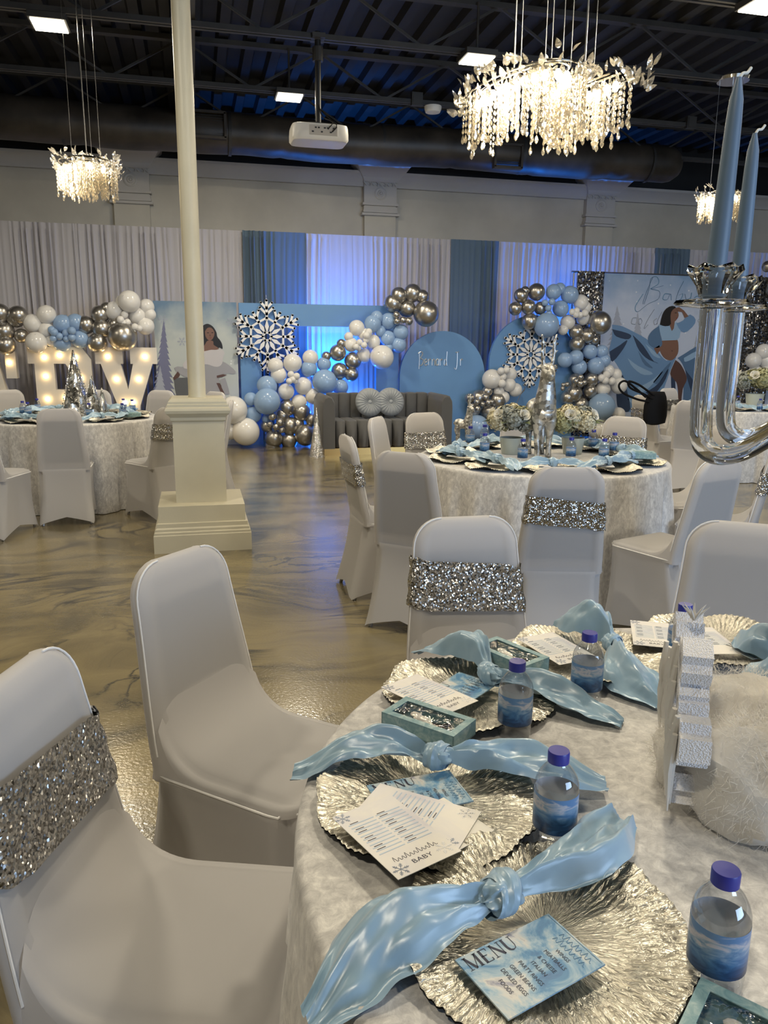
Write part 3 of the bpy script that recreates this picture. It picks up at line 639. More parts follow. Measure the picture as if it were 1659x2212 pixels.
# cards: a thin rectangle given by its middle, its reading direction and its size
def card(c, ang, w_, h, mat, lab, cat, tilt=(0, 0), thick=.0012, name='card'):
    t = empty(name, c, ang); t.rotation_euler = (tilt[0], tilt[1], ang); b = MB(); b.box((0, 0, 0), (w_, h, thick)); b.build('sheet', mat, t, False); return tag(t, lab, cat, 'printed cards on the near table')
def serif_menu(parent, x, y, H, rz, z):
    # the word MENU in tall serif capitals, thick and thin strokes
    b = MB(); k = H*.16; n_ = H*.05
    def st(x0, y0, x1, y1, w_):
        d = V((x1-x0, y1-y0, 0)); L = d.length; s = V((-d.y, d.x, 0))/L*w_/2; b.add([V((x0, y0, 0))-s, V((x1, y1, 0))-s, V((x1, y1, 0))+s, V((x0, y0, 0))+s], [(0, 1, 2, 3)])
    X = 0
    def serif(a, yy): st(a-k*.9, yy, a+k*.9, yy, n_*.8)
    st(X+.1*H, 0, X+.1*H, H, n_); st(X+.1*H, H, X+.48*H, 0, k); st(X+.48*H, 0, X+.86*H, H, n_); st(X+.86*H, 0, X+.86*H, H, k); serif(X+.1*H, 0); serif(X+.86*H, 0); serif(X+.1*H, H); serif(X+.86*H, H); X += 1.15*H
    st(X+.1*H, 0, X+.1*H, H, k); st(X, H, X+.55*H, H, n_); st(X, 0, X+.58*H, 0, n_); st(X, .52*H, X+.42*H, .52*H, n_); st(X+.55*H, H, X+.55*H, .8*H, n_); st(X+.58*H, 0, X+.58*H, .2*H, n_); X += .8*H
    st(X+.1*H, 0, X+.1*H, H, n_); st(X+.1*H, H, X+.7*H, 0, k); st(X+.7*H, 0, X+.7*H, H, n_); serif(X+.1*H, 0); serif(X+.1*H, H); serif(X+.7*H, H); X += .95*H
    pts = [(X+.1*H, H), (X+.1*H, .3*H), (X+.18*H, .08*H), (X+.38*H, 0), (X+.58*H, .08*H), (X+.66*H, .3*H), (X+.66*H, H)]
    for (p, q), w_ in zip(zip(pts, pts[1:]), (k, k, k*.7, n_, n_, n_)): st(*p, *q, w_)
    serif(X+.1*H, H); serif(X+.66*H, H)
    return b.build('lettering', 'ink', parent, False, loc=(x, y, z), rz=rz)
def menu_card(c, ang, lab, tilt=(0, 0), full=True):
    # portrait card: local x = reading direction of the list, y up
    t = card(c, ang, .088, .136, 'menu_print', lab, 'menu card', tilt, .002, 'menu_card'); z = .0014
    serif_menu(t, -.0225, -.062, .018, PI/2, z)
    if full:
        for k, s in enumerate(('WINGS', 'MEATBALLS', '& CHEESE', 'ITALIAN', 'PARTY RINGS', 'GREEN BEANS', 'DEVILED EGGS', 'FOODS')): glyph_text('lettering', s, .0072, 'ink', t, (.012, .034-k*.0115, z), 0, .85, 'CENTER')
        b = MB()
        for row, y0 in enumerate((.056, .046)):
            for k in range(7): x0 = -.012+k*.0068; b.tube(spline([(x0, y0-.002, z), (x0+.002, y0+.004+.003*(k % 2), z), (x0+.0045, y0-.001, z), (x0+.0068, y0-.002, z)], 7), .0003, 4)
        b.build('script_lettering', 'ink_blue', t)
        b = MB(); b.box((0, .0655, z), (.084, .0006, .0002)); b.build('rule', 'ink_blue', t, False)
    return t
def flake_mesh(r_, w_, mat, z=0., th=.0002, name='snowflake_print'):
    b = MB()
    for k in range(6):
        a = k*PI/3; Mx = Matrix.Rotation(a, 4, 'Z'); q = MB(); q.box((r_/2, 0, z), (r_, w_, th))
        for f, L in ((.45, .28), (.7, .22)):
            for s in (-1, 1): q.box((r_*f+.7*L*r_/2, s*.7*L*r_/2, z), (L*r_, w_*.8, th), M=Matrix.Rotation(s*PI/4, 4, 'Z'))
        q.xf(Mx); b.add(q.v, q.f)
    return b.mesh(name, mat, False)
def game_card(c, ang, lab, tilt=(0, 0), title=True):
    # portrait game sheet: a ruled two-column grid, the title below it
    t = card(c, ang, .100, .160, 'card_print', lab, 'card', tilt, .0008, 'game_card'); z = .0006
    b = MB()
    for k in range(11):
        for s in (-1, 1): b.box((s*.022, .048-k*.0075, z), (.040, .0018, .0002))
    b.build('ruled_lines', 'rule_blue', t, False)
    b = MB()
    for k in range(11):
        for s in (-1, 1):
            if (k*7+s) % 3: b.box((s*.022-.010, .0508-k*.0075, z), (.013, .0012, .0002))
    b.build('small_print', 'ink', t, False)
    if title:
        b = MB()
        for k in range(11): x0 = -.034+k*.0062; b.tube(spline([(x0, -.050, z), (x0+.002, -.045+.004*((k*5) % 3 == 0), z), (x0+.004, -.051, z), (x0+.0062, -.050, z)], 7), .00035, 4)
        b.build('script_title', 'ink', t)
        glyph_text('lettering', 'BABY', .011, 'ink', t, (0, -.066, z), 0, 1.2, 'CENTER')
    fm = flake_mesh(.012, .0012, 'ink_grey'); fw = flake_mesh(.013, .0012, 'print_white')
    link('snowflake_print', fm, t, (-.036, -.066, z)); link('snowflake_print', fw, t, (.036, -.062, z)); link('snowflake_print', fm, t, (-.040, .068, z))
    return t
def gift_box(c, ang, lab, teal=True):
    t = empty('gift_box', c, ang); L, W_, H = .145, .075, .028
    b = MB(); b.box((0, 0, .0015), (L, W_, .003))
    for s in (-1, 1): b.box((s*(L/2-.001), 0, H/2), (.002, W_, H)); b.box((0, s*(W_/2-.001), H/2), (L, .002, H))
    b.build('box_body', 'box_print', t, False)
    b = MB(); f = .013
    for s in (-1, 1): b.box((s*(L/2-f/2), 0, H), (f, W_, .0012)); b.box((0, s*(W_/2-f/2), H), (L-2*f, f, .0012))
    b.build('lid_frame', 'box_print', t, False)
    b = MB(); b.grid(lambda u, v: ((u-.5)*(L-.02), (v-.5)*(W_-.02), H-.001+.0022*noise.noise((u*7, v*5, ang))), 24, 14); b.build('cellophane', 'cello', t)
    b = MB(); b.tube(spline([(-.05, -.01, .012), (-.01, 0, .014), (.03, .004, .013), (.045, .006, .012)], 14), [.004, .004, .003, .003, .003, .003, .003, .004, .006, .009, .011, .011, .008, .003], 10, flat=.35); b.build('spoon', 'chrome', t)
    b = MB(); b.sphere((-.012, 0, .017), .012, 10, 6, (1.5, .8, .4)); b.sphere((-.03, .008, .017), .01, 10, 6, (1.2, .8, .4)); b.sphere((.005, -.01, .017), .01, 10, 6, (1.2, .9, .4)); b.build('ribbon', 'paper', t)
    return tag(t, lab, 'gift box', 'gift boxes with a cellophane window')
def cello():
    m, n, l, b = nt('cello'); tr = n.new('ShaderNodeBsdfTransparent'); gl = n.new('ShaderNodeBsdfGlossy'); gl.inputs['Roughness'].default_value = .08
    x = n.new('ShaderNodeMixShader'); x.inputs[0].default_value = .22; l.new(tr.outputs[0], x.inputs[1]); l.new(gl.outputs[0], x.inputs[2]); l.new(x.outputs[0], n['Material Output'].inputs[0])
    v = coords(n, l); a = tex(n, l, 'ShaderNodeTexNoise', v, scale=70., detail=2.); q = n.new('ShaderNodeBump'); q.inputs['Strength'].default_value = .7; q.inputs['Distance'].default_value = .006; l.new(a.outputs[0], q.inputs['Height']); l.new(q.outputs[0], gl.inputs['Normal'])
cello()
# ---- the near table
def ang2(a, b_): return math.atan2(b_[1]-a[1], b_[0]-a[0])
plate(.365, .70, 'scalloped silver charger plate nearest the camera with a single menu card', rz=.3)
plate(.312, .985, 'scalloped silver charger plate at the table edge heaped with two game cards', rz=1.4)
plate(.495, 1.315, 'scalloped silver charger plate between the two gift boxes', rz=2.1)
plate(.805, 1.43, 'scalloped silver charger plate under the knotted napkin at the far edge', rz=3.0)
plate(1.15, 1.44, 'scalloped silver charger plate behind the white foam snowflake', rz=4.2)
zt = TZ+.024
napkin(GP(1080, 1945, .80), GP(664, 2182, .765), GP(1352, 1768, .80), 'pale blue satin napkin nearest the camera, its tail hanging over the edge', (.060, .042), (-.028, -.02), (.035, .03), .4, (.015, 0), 1.1)
napkin(GP(945, 1645, .80), GP(634, 1640, .785), GP(1310, 1695, .785), 'pale blue satin napkin across the plate with the game cards', (.045, .048), (-.02, .02), (.034, .03), 1.7, (.02, 0), 1.0)
napkin(GP(1058, 1466, .80), GP(905, 1410, .78), GP(1345, 1562, .772), 'pale blue satin napkin between the two gift boxes', (.045, .045), (-.045, .02), (.07, .025), 3.1, (0, 0))
napkin(GP(1322, 1398, .80), GP(1205, 1345, .80), GP(1436, 1532, .772), 'pale blue satin napkin on the far plate, tail falling toward the foam snowflake', (.05, .06), (-.02, -.02), (.075, .04), 4.6, (.0, 0))
napkin(GP(1700, 1440, .80), GP(1600, 1372, .80), GP(1640, 1500, .775), 'pale blue satin napkin cut by the right edge behind the cotton', (.05, .08), (0, .02), (.05, .06), 5.5)
menu_card(V((.326, .651, zt-.003)), ang2((.376, .716), (.403, .632)), 'blue watercolour menu card on the nearest plate')
menu_card(V((.298, .985, zt-.002)), ang2((.353, 1.032), (.36, .942))+.02, 'blue menu card half covered by the game cards', full=True)
a2 = ang2((.243, .981), (.15, .935))
game_card(V((.275, .925, zt+.004)), ang2((.243, .981), (.15, .935))+.42+PI/1, 'lower game card fanned out under another on the second plate', (0, .0), False)
game_card(V((.234, .885, zt+.009)), ang2((.231, .797), (.311, .827)), 'top game card with ruled columns, sticking out over the table edge', (-.03, .0))
b = MB(); b.box((0, 0, 0), (.10, .10, .0008)); o = b.build('greeting_card', 'paper', None, False, loc=V((.305, .895, zt+.0015)), rz=.45); tag(o, 'plain white card under the fanned game cards', 'card')
game_card(V((.405, 1.29, zt+.004)), ang2((.422, 1.193), (.51, 1.243)), 'game card on the plate behind the nearer gift box', (.0, .03))
menu_card(V((.47, 1.30, zt+.001)), -.9, 'menu card peeking out beside the game card behind the nearer gift box')
game_card(V((.745, 1.45, zt+.003)), ang2((.688, 1.378), (.81, 1.40)), 'game card lying beside the farther gift box')
game_card(V((1.00, 1.47, zt+.006)), -.5, 'game card on the plate left of the foam snowflake')
game_card(V((1.10, 1.42, zt+.002)), -.2, 'game card lying right of the foam snowflake', title=False)
menu_card(V((1.19, 1.36, zt+.001)), -1.4, 'menu card on the plate behind the foam snowflake')
gift_box(V((.366, 1.165, .788)), ang2((.335, 1.236), (.43, 1.125)), 'teal gift box with clear window in front of the second napkin')
gift_box(V((.613, 1.395, .792)), ang2((.612, 1.487), (.673, 1.358)), 'teal gift box with clear window lying on the far plates')
gift_box(V((.505, .505, .7665)), -.9, 'teal gift box cut by the bottom right corner')
gift_box(V((1.215, 1.30, .792)), .1, 'pale blue gift box right of the foam snowflake')
for (px, py), lab in (((1540, 2126), 'water bottle nearest the camera at the lower right'), ((1195, 1822), 'water bottle beside the plate with the game cards'), ((1110, 1590), 'water bottle standing before the far napkin, left of centre'),
    ((1264, 1515), 'water bottle between the two far napkins'), ((1468, 1440), 'water bottle hidden behind the foam snowflake')):
    p = G(px, py, .766); bottle(p.x, p.y, lab, rz=px*.01)
# ---- the other tables
pn = MB(); tail(pn, (0, 0, 0), (-.23, .03, -.012), .05, .02, .04, 1.); tail(pn, (0, 0, 0), (.24, -.02, -.014), .05, .02, .035, 3.); pn = pn.mesh('napkin', 'satin', True, 80)
kn = MB(); knot(kn, (0, 0, .014), V((1, 0, 0)), 1., 2.); kn = kn.mesh('knot', 'satin')
POS = {150: 'at the far left', 184: 'at the left', 218: 'at the near left', 252: 'at the near side left of the sashed chair', 288: 'at the near side right of the sashed chair', 322: 'at the near right', 356: 'at the right', 30: 'at the far right', 66: 'at the far side right of the deer', 108: 'at the far side left of the deer',
  200: 'at the left end', 236: 'at the near left', 262: 'behind the near chair', 306: 'at the near side before the trees', 340: 'at the right beside the pedestal', 20: 'at the far right', 60: 'at the far side right of the trees', 110: 'at the far side behind the trees', 149: 'at the far left end', 151: 'at the far left', 190: 'at the left', 230: 'at the near left', 270: 'at the near side'}
def settings(c, angs, where, r_=.565):
    for k, a in enumerate(angs):
        w2 = where+', '+POS[a]
        a = R(a); x, y = c[0]+r_*math.cos(a), c[1]+r_*math.sin(a)
        plate(x, y, 'silver charger plate on the '+w2, 'silver chargers on the '+where, a*3)
        n_ = link('napkin', pn, None, (x-.03*math.cos(a), y-.03*math.sin(a), TZ+.036), a+PI/2+.5*math.sin(k*2.3)); link('knot', kn, n_)
        tag(n_, 'knotted blue napkin on the '+w2, 'napkin', 'napkins on the '+where)
        b_ = card(V((x+.03*math.sin(k), y+.03, TZ+.024)), a+k, .09, .14, 'card_print', 'card on the '+w2, 'card'); b_['group'] = 'cards on the '+where
settings(MTB, (150, 184, 218, 252, 288, 322, 356, 30, 66, 108), 'deer table')
settings(LT, (200, 236, 262, 306, 340, 20, 60, 110, 149), 'silver tree table')
settings(RTB, (151, 190, 230, 270), 'right edge table')
for px, py, w_ in ((1128, 1000, 'in front of the left bouquet'), (1046, 985, 'left of the left bouquet, the nearer of two'), (1015, 966, 'left of the left bouquet, leftmost'), (1046, 962, 'behind the one left of the bouquet'), (1232, 996, 'in front of the right bouquet'), (1303, 999, 'right of the right bouquet, nearest'), (1325, 983, 'right of the right bouquet, farthest right'), (1280, 975, 'directly at the side of the right bouquet')):
    p = G(px, py, .766); bottle(p.x, p.y, 'water bottle on the middle table '+w_, 'bottles on the middle table', px*.01)
for px, py, w_ in ((51, 900, 'leftmost'), (62, 903, 'second from the left'), (82, 893, 'third from the left'), (194, 905, 'before the silver trees'), (268, 893, 'right of the trees, far'), (266, 905, 'right of the trees, near'), (287, 895, 'rightmost')):
    p = G(px, py, .766); bottle(p.x, p.y, 'water bottle on the left table, '+w_, 'bottles on the left table', px*.02)
for px, py in ((1592, 882), (1640, 890)):
    p = G(px, py, .766); bottle(p.x, p.y, 'water bottle on the right table '+('left of' if px < 1600 else 'under')+' the bouquet', 'bottles on the right table')
p = G(280, 903, .766); b = MB(); b.box((0, 0, .03), (.2, .11, .035)); b.box((0, 0, .049), (.16, .07, .004)); tag(b.build('gift_box', 'box_print', None, False, loc=(p.x, p.y, TZ+.0)), 'pale teal gift box on the left table beside the bottles', 'gift box')
p = G(1375, 1000, .766); b = MB(); b.box((0, 0, .03), (.2, .10, .035)); b.box((0, 0, .049), (.16, .06, .004)); tag(b.build('gift_box', 'box_print', None, False, loc=(p.x, p.y, TZ+.02), rz=-.4), 'pale teal gift box at the right edge of the middle table', 'gift box')
# ================================================================ drapes along the back
CY, CTOP = 12.0, 3.045
def drape(x0, x1, mat, name, seed, top=CTOP, y=CY, amp=.034, per=.085, z0=.01):
    rnd = random.Random(seed); n = max(12, int((x1-x0)/.012)); xs = [lerp(x0, x1, i/(n-1)) for i in range(n)]; zs = [z0, .5, 1.2, 1.9, 2.5, 2.8, top-.10, top-.085, top-.07, top]
    zs = [z for z in zs if z <= top]; b = MB(); P = []
    for z in zs:
        for x in xs:
            ph = x/per*2*PI+2.2*noise.noise((x*2.3, seed, z*.25))*2; A = amp*(.12+1.5*max(0, noise.noise((x*1.7, seed+3, 0))+.18))*(1-.5*sst(top-.12, top-.06, z)); ph += 3.5*noise.noise((x*.9, seed+8, z*.12))
            P.append((x+.012*math.sin(ph*.5+z), y+A*(math.sin(ph)+.35*math.sin(2.1*ph+1)), z))
    b.add(P, [(j*n+i, j*n+i+1, (j+1)*n+i+1, (j+1)*n+i) for j in range(len(zs)-1) for i in range(n-1)])
    return b.build(name, mat, None, True, 80)
DX = lambda px: Y(px, 500, CY).x
cuts = [(-330, 165, 'w', 'white drape panel at the far left behind the letter A'), (165, 397, 'w', 'white drape panel behind the letters B and Y'), (397, 533, 'w', 'white drape panel behind the pole and portrait banner'), (533, 655, 't', 'teal drape panel above the left snowflake'),
        (655, 860, 'w', 'white drape panel lit bright blue above the square backdrop'), (860, 982, 'w', 'white drape panel behind the name arch'), (982, 1073, 't', 'teal drape panel between the two arches'), (1073, 1285, 'w', 'white drape panel lit blue above the tall arch'),
        (1285, 1424, 'w', 'white drape panel above the left part of the photo backdrop'), (1424, 1490, 't', 'narrow teal drape panel above the photo backdrop'), (1490, 1760, 'w', 'white drape panel at the right behind the candles')]
for i, (a, c, k, lab) in enumerate(cuts):
    tag(drape(DX(a)-.06, DX(c)+(.06 if k == 'w' else .02), 'drape_white' if k == 'w' else 'drape_teal', 'drape_panel', i*3.7, y=CY-(.05 if k == 't' else 0)), lab, 'drape', 'drape panels on the back wall')
b = MB(); b.tube([(DX(-330), CY+.05, CTOP-.07), (DX(1760), CY+.05, CTOP-.07)], .015, 10)
for px in (-330, 165, 655, 982, 1285, 1490): b.tube([(DX(px), CY+.1, 0), (DX(px), CY+.1, CTOP-.07), (DX(px), CY+.05, CTOP-.07)], .018, 8)
tag(b.build('curtain_rail', 'grey_metal'), 'metal pipe rail carrying the white and teal drapes', 'curtain rail')
# blue uplights on the floor behind the backdrops
for k, (x, y, lab) in enumerate(((2.05, 11.62, 'left blue floor uplight hidden behind the square backdrop'), (5.75, 11.62, 'blue floor uplight behind the tall arch'), (9.9, 11.7, 'blue floor uplight behind the photo backdrop'))):
    t = tag(empty('uplight', (x, y, 0)), lab, 'uplight', 'blue floor uplights'); b = MB(); b.lathe([(.09, .0), (.09, .02), (.06, .03), (.06, .10), (.07, .15), (.065, .15), (.05, .13)], 20); b.build('can', 'black_plastic', t)
    light('uplight_beam', 'SPOT', (x, y, .2), (2200, 1700, 700)[k], (.012, .21, 1.0), (x, y+.22, 3.0), spot_size=R(58), spot_blend=1., shadow_soft_size=.06)
    light('uplight_spill', 'POINT', (x, y-.0, .35), (90, 50, 14)[k], (.012, .20, 1.0), shadow_soft_size=.1)
# ================================================================ backdrops
BY = 11.3
t = tag(empty('square_backdrop', (Y(515, 655, BY).x, BY, 0)), 'blue square frame backdrop with an open middle', 'backdrop'); ox = t.location.x
fx1 = Y(860, 700, BY).x-ox; top = 1.99; ix0, ix1, iz = Y(566, 850, BY).x-ox, Y(811, 750, BY).x-ox, Y(720, 706, BY).z
b = MB(); b.box((ix0/2, 0, top/2), (ix0, .10, top)); b.build('left_post', 'panel_blue', t, False)
b = MB(); b.box(((ix1+fx1)/2, 0, top/2), (fx1-ix1, .10, top)); b.build('right_post', 'panel_blue', t, False)
b = MB(); b.box(((ix0+ix1)/2, 0, (top+iz)/2), (ix1-ix0-.004, .10, top-iz)); b.build('top_beam', 'panel_blue', t, False)
def arch(pl, pr_, ptop, y, lab):
    x0, x1 = Y(pl, 850, y).x, Y(pr_, 850, y).x; zt = Y((pl+pr_)/2, ptop, y).z; r_ = (x1-x0)/2; cx = (x0+x1)/2; hs = zt-r_
    poly = [(-r_, 0)]+[(-r_*math.cos(PI*i/40), hs+r_*math.sin(PI*i/40)) for i in range(41)]+[(r_, 0)]
    t = tag(empty('arch_panel', (cx, y, 0)), lab, 'backdrop', 'blue arch backdrops'); b = MB(); b.prism(poly, -.03, .03); b.build('panel', 'panel_blue', t, True, 30); return t, cx, zt
A1, ax1, az1 = arch(862, 1044, 715, 11.2, 'low blue round-topped panel with a handwritten name'); A2, ax2, az2 = arch(1053, 1237, 681, 11.2, 'tall blue round-topped panel with a white snowflake')
def strokes(parent, S, ox, oz, y, sx, sz, rad, mat, name='script_lettering'):
    b = MB()
    for st in S:
        p = spline([(ox+x*sx, y, oz+z*sz) for x, z in st], max(6, len(st)*5)); b.tube(p, rad, 5, flat=1.)
    return b.build(name, mat, parent)
# "Bernard Jr" brush lettering
pm('script_silver', (.52, .54, .55), .3, .4)
BER = [[(0, 1), (.02, .4), (0, -.25)], [(-.06, .9), (.12, 1.02), (.22, .85), (.06, .55)], [(.06, .55), (.26, .42), (.2, .08), (-.02, -.02)],
 [(.34, .24), (.44, .26), (.50, .36), (.44, .50), (.36, .40), (.35, .16), (.42, .02), (.52, .10)], [(.58, .5), (.6, .05)], [(.6, .34), (.68, .5), (.74, .44)], [(.82, .48), (.83, .02)], [(.83, .28), (.88, .44), (.95, .48), (.99, .36), (1.0, .02)],
 [(1.23, .40), (1.16, .50), (1.08, .38), (1.08, .12), (1.15, .02), (1.22, .14)], [(1.24, .50), (1.24, .02)], [(1.32, .5), (1.34, .02)], [(1.34, .34), (1.42, .5), (1.48, .42)], [(1.72, .4), (1.62, .46), (1.58, .1), (1.68, .06), (1.74, .3)], [(1.76, 1.05), (1.74, .4), (1.77, .0)],
 [(2.3, .98), (2.5, 1.02)], [(2.42, 1.0), (2.42, .2), (2.36, -.25), (2.24, -.15)], [(2.62, .5), (2.63, .02)], [(2.63, .32), (2.7, .5), (2.78, .45)]]
pB = Y(905, 790, 11.165); strokes(A1, BER, pB.x-ax1, pB.z, -.034, .246, .20, .0075, 'script_silver')
# big white snowflakes
def snowflake(parent, cx, cz, y, R_, rot):
    t = empty('snowflake', (cx, y, cz)); b = MB(); th = .025
    def st(a, p, q, w_):
        p, q = V(p), V(q); m = MB(); d = q-p; m.box((p+q)/2, (d.length+w_*.6, th, w_), M=Matrix.Rotation(-math.atan2(d.z, d.x), 4, 'Y')); 
        k = MB(); k.tube([q+V((0, -th/2, 0)), q+V((0, th/2, 0))], w_/2, 10); m.add(k.v, k.f); m.xf(Matrix.Rotation(-a, 4, 'Y')); b.add(m.v, m.f)
    def petal(a, r0, r1, w_):
        m = MB(); m.prism([(r0, 0), (lerp(r0, r1, .45), w_), (r1, 0), (lerp(r0, r1, .45), -w_)], -th/2, th/2); m.xf(Matrix.Rotation(-a, 4, 'Y')); b.add(m.v, m.f)
    for k in range(12):
        a = rot+k*PI/6; main = k % 2 == 0; L = R_ if main else R_*.76
        petal(a, R_*.10, R_*.47, R_*.055); st(a, (R_*.44, 0, 0), (L*.96, 0, 0), R_*.07)
        for f, bl in (((.60, .24), (.76, .20)) if main else ((.56, .21),)):
            for s in (-1, 1): st(a, (R_*f*.98, 0, 0), (R_*(f+bl*.70), 0, s*R_*bl*.75), R_*.062)
    for k in range(6):
        a = rot+k*PI/3
        st(0, (R_*.12*math.cos(a+PI/6), 0, R_*.12*math.sin(a+PI/6)), (R_*.12*math.cos(a+PI/2), 0, R_*.12*math.sin(a+PI/2)), R_*.06)
        for d in (-1, 1): st(0, (R_*.50*math.cos(a), 0, R_*.50*math.sin(a)), (R_*.44*math.cos(a+d*PI/6), 0, R_*.44*math.sin(a+d*PI/6)), R_*.055)
    b.build('flake', 'acrylic_white', t, False); b = MB()
    b.tube([(0, 0, R_*.9), (0, .02, R_*1.1)], .002, 4); b.build('hanger', 'white_plastic', t); return t
p = Y(577, 727, 11.2); tag(snowflake(None, p.x, p.z, 11.2, .515, PI/2), 'large white cut-out snowflake on the square blue backdrop', 'snowflake', 'white cut-out snowflakes')
p = Y(1147, 766, 11.12); tag(snowflake(None, p.x, p.z, 11.13, .51, PI/2), 'white cut-out snowflake on the tall blue arch', 'snowflake', 'white cut-out snowflakes')
# printed banners
def winter(name, top_c, mid_c, low_c, z0, z1):
    m, n, l, b = nt(name); v = coords(n, l); sp = n.new('ShaderNodeSeparateXYZ'); l.new(v, sp.inputs[0]); mr = n.new('ShaderNodeMapRange'); l.new(sp.outputs[2], mr.inputs[0]); mr.inputs[1].default_value = z0; mr.inputs[2].default_value = z1
    a = tex(n, l, 'ShaderNodeTexNoise', v, scale=2.2, detail=5.); f = math_(n, l, 'ADD', mr.outputs[0], math_(n, l, 'MULTIPLY', math_(n, l, 'SUBTRACT', a.outputs[0], .5), .5))
    c = ramp(n, l, f, [(0, low_c), (.45, mid_c), (.75, mid_c), (1, top_c)])
    vo = tex(n, l, 'ShaderNodeTexVoronoi', v, scale=7.); d = ramp(n, l, vo.outputs['Distance'], [(.05, (1, 1, 1)), (.11, (0, 0, 0))])
    l.new(mixc(n, l, math_(n, l, 'MULTIPLY', d, .8), c, (.8, .82, .85)), b.inputs['Base Color']); b.inputs['Roughness'].default_value = .4
winter('banner_print', (.13, .22, .34), (.50, .54, .53), (.55, .58, .60), .0, 2.0); winter('backdrop_print', (.20, .32, .52), (.50, .56, .70), (.42, .48, .62), .0, 2.6)
for nm, c in dict(p_skin=(.20, .105, .075), p_skin_d=(.10, .05, .04), p_hair=(.012, .010, .010), p_pale=(.56, .54, .56), p_grey=(.34, .34, .37), p_dgrey=(.11, .115, .125), p_fir=(.17, .18, .29), p_fir2=(.36, .39, .48), p_blue=(.15, .27, .46), p_lblue=(.28, .42, .60), p_dblue=(.03, .05, .10), p_mblue=(.09, .165, .29), p_lip=(.20, .06, .05), p_eye=(.6, .58, .55)).items(): pm(nm, c, .42)
def printer(parent, py, org, sc):
    o = parent.location
    def f(name, pts, mat, layer, smooth=0):
        P = [Y(org[0]+x/sc, org[1]+y/sc, py) for x, y in pts]
        if smooth: P = spline(P+[P[0]], len(P)*smooth)[:-1]
        b = MB(); y = -.0012*layer; b.add([(p.x-o.x, y-.004, p.z) for p in P], [tuple(range(len(P)))]); return b.build(name, mat, parent, False)
    return f
t = tag(empty('portrait_banner', (Y(420, 650, BY).x, BY-.02, 0)), 'tall wintry portrait banner of a woman in a pale gown', 'banner'); o_ = t.location.x
b = MB(); b.box(((Y(330, 648, BY).x+Y(510, 655, BY).x)/2-o_, 0, 1.0), (Y(510, 655, BY).x-Y(330, 648, BY).x, .006, 1.99)); b.build('print_panel', 'banner_print', t, False)
b = MB(); b.box((0, .06, .02), (.7, .12, .03)); b.build('stand_foot', 'grey_metal', t, False)
f = printer(t, BY-.02, (340, 700), 6.9125)
def fir(f, cx, top, bot, hw, mat, layer, n=9):
    L = []; Rr = []
    for k in range(n):
        q = (k+1)/n; y = lerp(top, bot, q); w_ = hw*q; L += [(cx-w_, y), (cx-w_*.62, y-.01*(bot-top))]; Rr += [(cx+w_, y), (cx+w_*.62, y-.01*(bot-top))]
    f('printed_fir', [(cx, top)]+Rr[:-1]+L[:-1][::-1], mat, layer)
fir(f, 95, -80, 1150, 190, 'p_fir', 1, 14); fir(f, 40, 620, 1150, 130, 'p_fir2', 2, 7)
f('printed_gown', [(245, 830), (330, 800), (490, 800), (640, 790), (700, 1100), (290, 1100), (260, 960)], 'p_dgrey', 2)
f('printed_hair', [(640, 60), (700, 10), (760, -2), (830, 40), (880, 120), (895, 190), (935, 240), (965, 300), (972, 372), (925, 350), (890, 380), (820, 330), (660, 380), (610, 340), (620, 180)], 'p_hair', 3, 3)
f('printed_shoulders', [(620, 350), (700, 320), (745, 250), (830, 255), (840, 310), (900, 350), (930, 400), (850, 450), (700, 450), (610, 430)], 'p_skin', 4, 3)
f('printed_face', [(710, 110), (745, 60), (800, 55), (845, 105), (850, 160), (825, 220), (790, 245), (750, 232), (718, 180)], 'p_skin', 5, 4)
f('printed_eye', [(735, 132), (755, 122), (775, 132), (755, 138)], 'p_hair', 6); f('printed_eye', [(800, 130), (820, 120), (840, 128), (820, 136)], 'p_hair', 6); f('printed_mouth', [(765, 205), (790, 196), (815, 205), (790, 216)], 'p_lip', 6)
f('printed_nose', [(782, 150), (800, 178), (775, 182)], 'p_skin_d', 6)
f('printed_skirt', [(620, 560), (800, 530), (950, 550), (1050, 600), (1165, 700), (1150, 748), (1020, 735), (930, 790), (930, 900), (1010, 1040), (900, 1090), (640, 1100)], 'p_grey', 4, 2)
f('printed_leg', [(880, 880), (930, 880), (1000, 1000), (1040, 1045), (960, 1050)], 'p_skin_d', 5)
f('printed_drape', [(930, 830), (1010, 800), (1060, 960), (1078, 1040), (1010, 1050), (960, 950)], 'p_grey', 6)
f('printed_arm', [(885, 770), (980, 748), (1040, 758), (970, 790), (890, 805)], 'p_skin_d', 6)
f('printed_bodice', [(610, 420), (730, 400), (800, 385), (880, 385), (950, 370), (1005, 430), (985, 480), (960, 600), (880, 640), (740, 600), (620, 590)], 'p_pale', 5, 3)
f('printed_sleeve', [(250, 655), (300, 632), (400, 640), (500, 600), (620, 640), (620, 780), (420, 795), (340, 740), (300, 742)], 'p_grey', 4, 2)
f('printed_hand', [(235, 800), (305, 705), (340, 755), (320, 795), (245, 835)], 'p_skin_d', 5); f('printed_bouquet', [(380, 600), (430, 540), (480, 550), (520, 600), (480, 660), (400, 660)], 'p_pale', 5, 3)
fl = flake_mesh(.065, .006, 'p_fir2')
for px, py in ((393, 738), (497, 696), (352, 690)): q = Y(px, py, BY-.02); s_ = link('printed_snowflake', fl, t, (q.x-o_, -.006, q.z)); s_.rotation_euler = (PI/2, 0, 0)
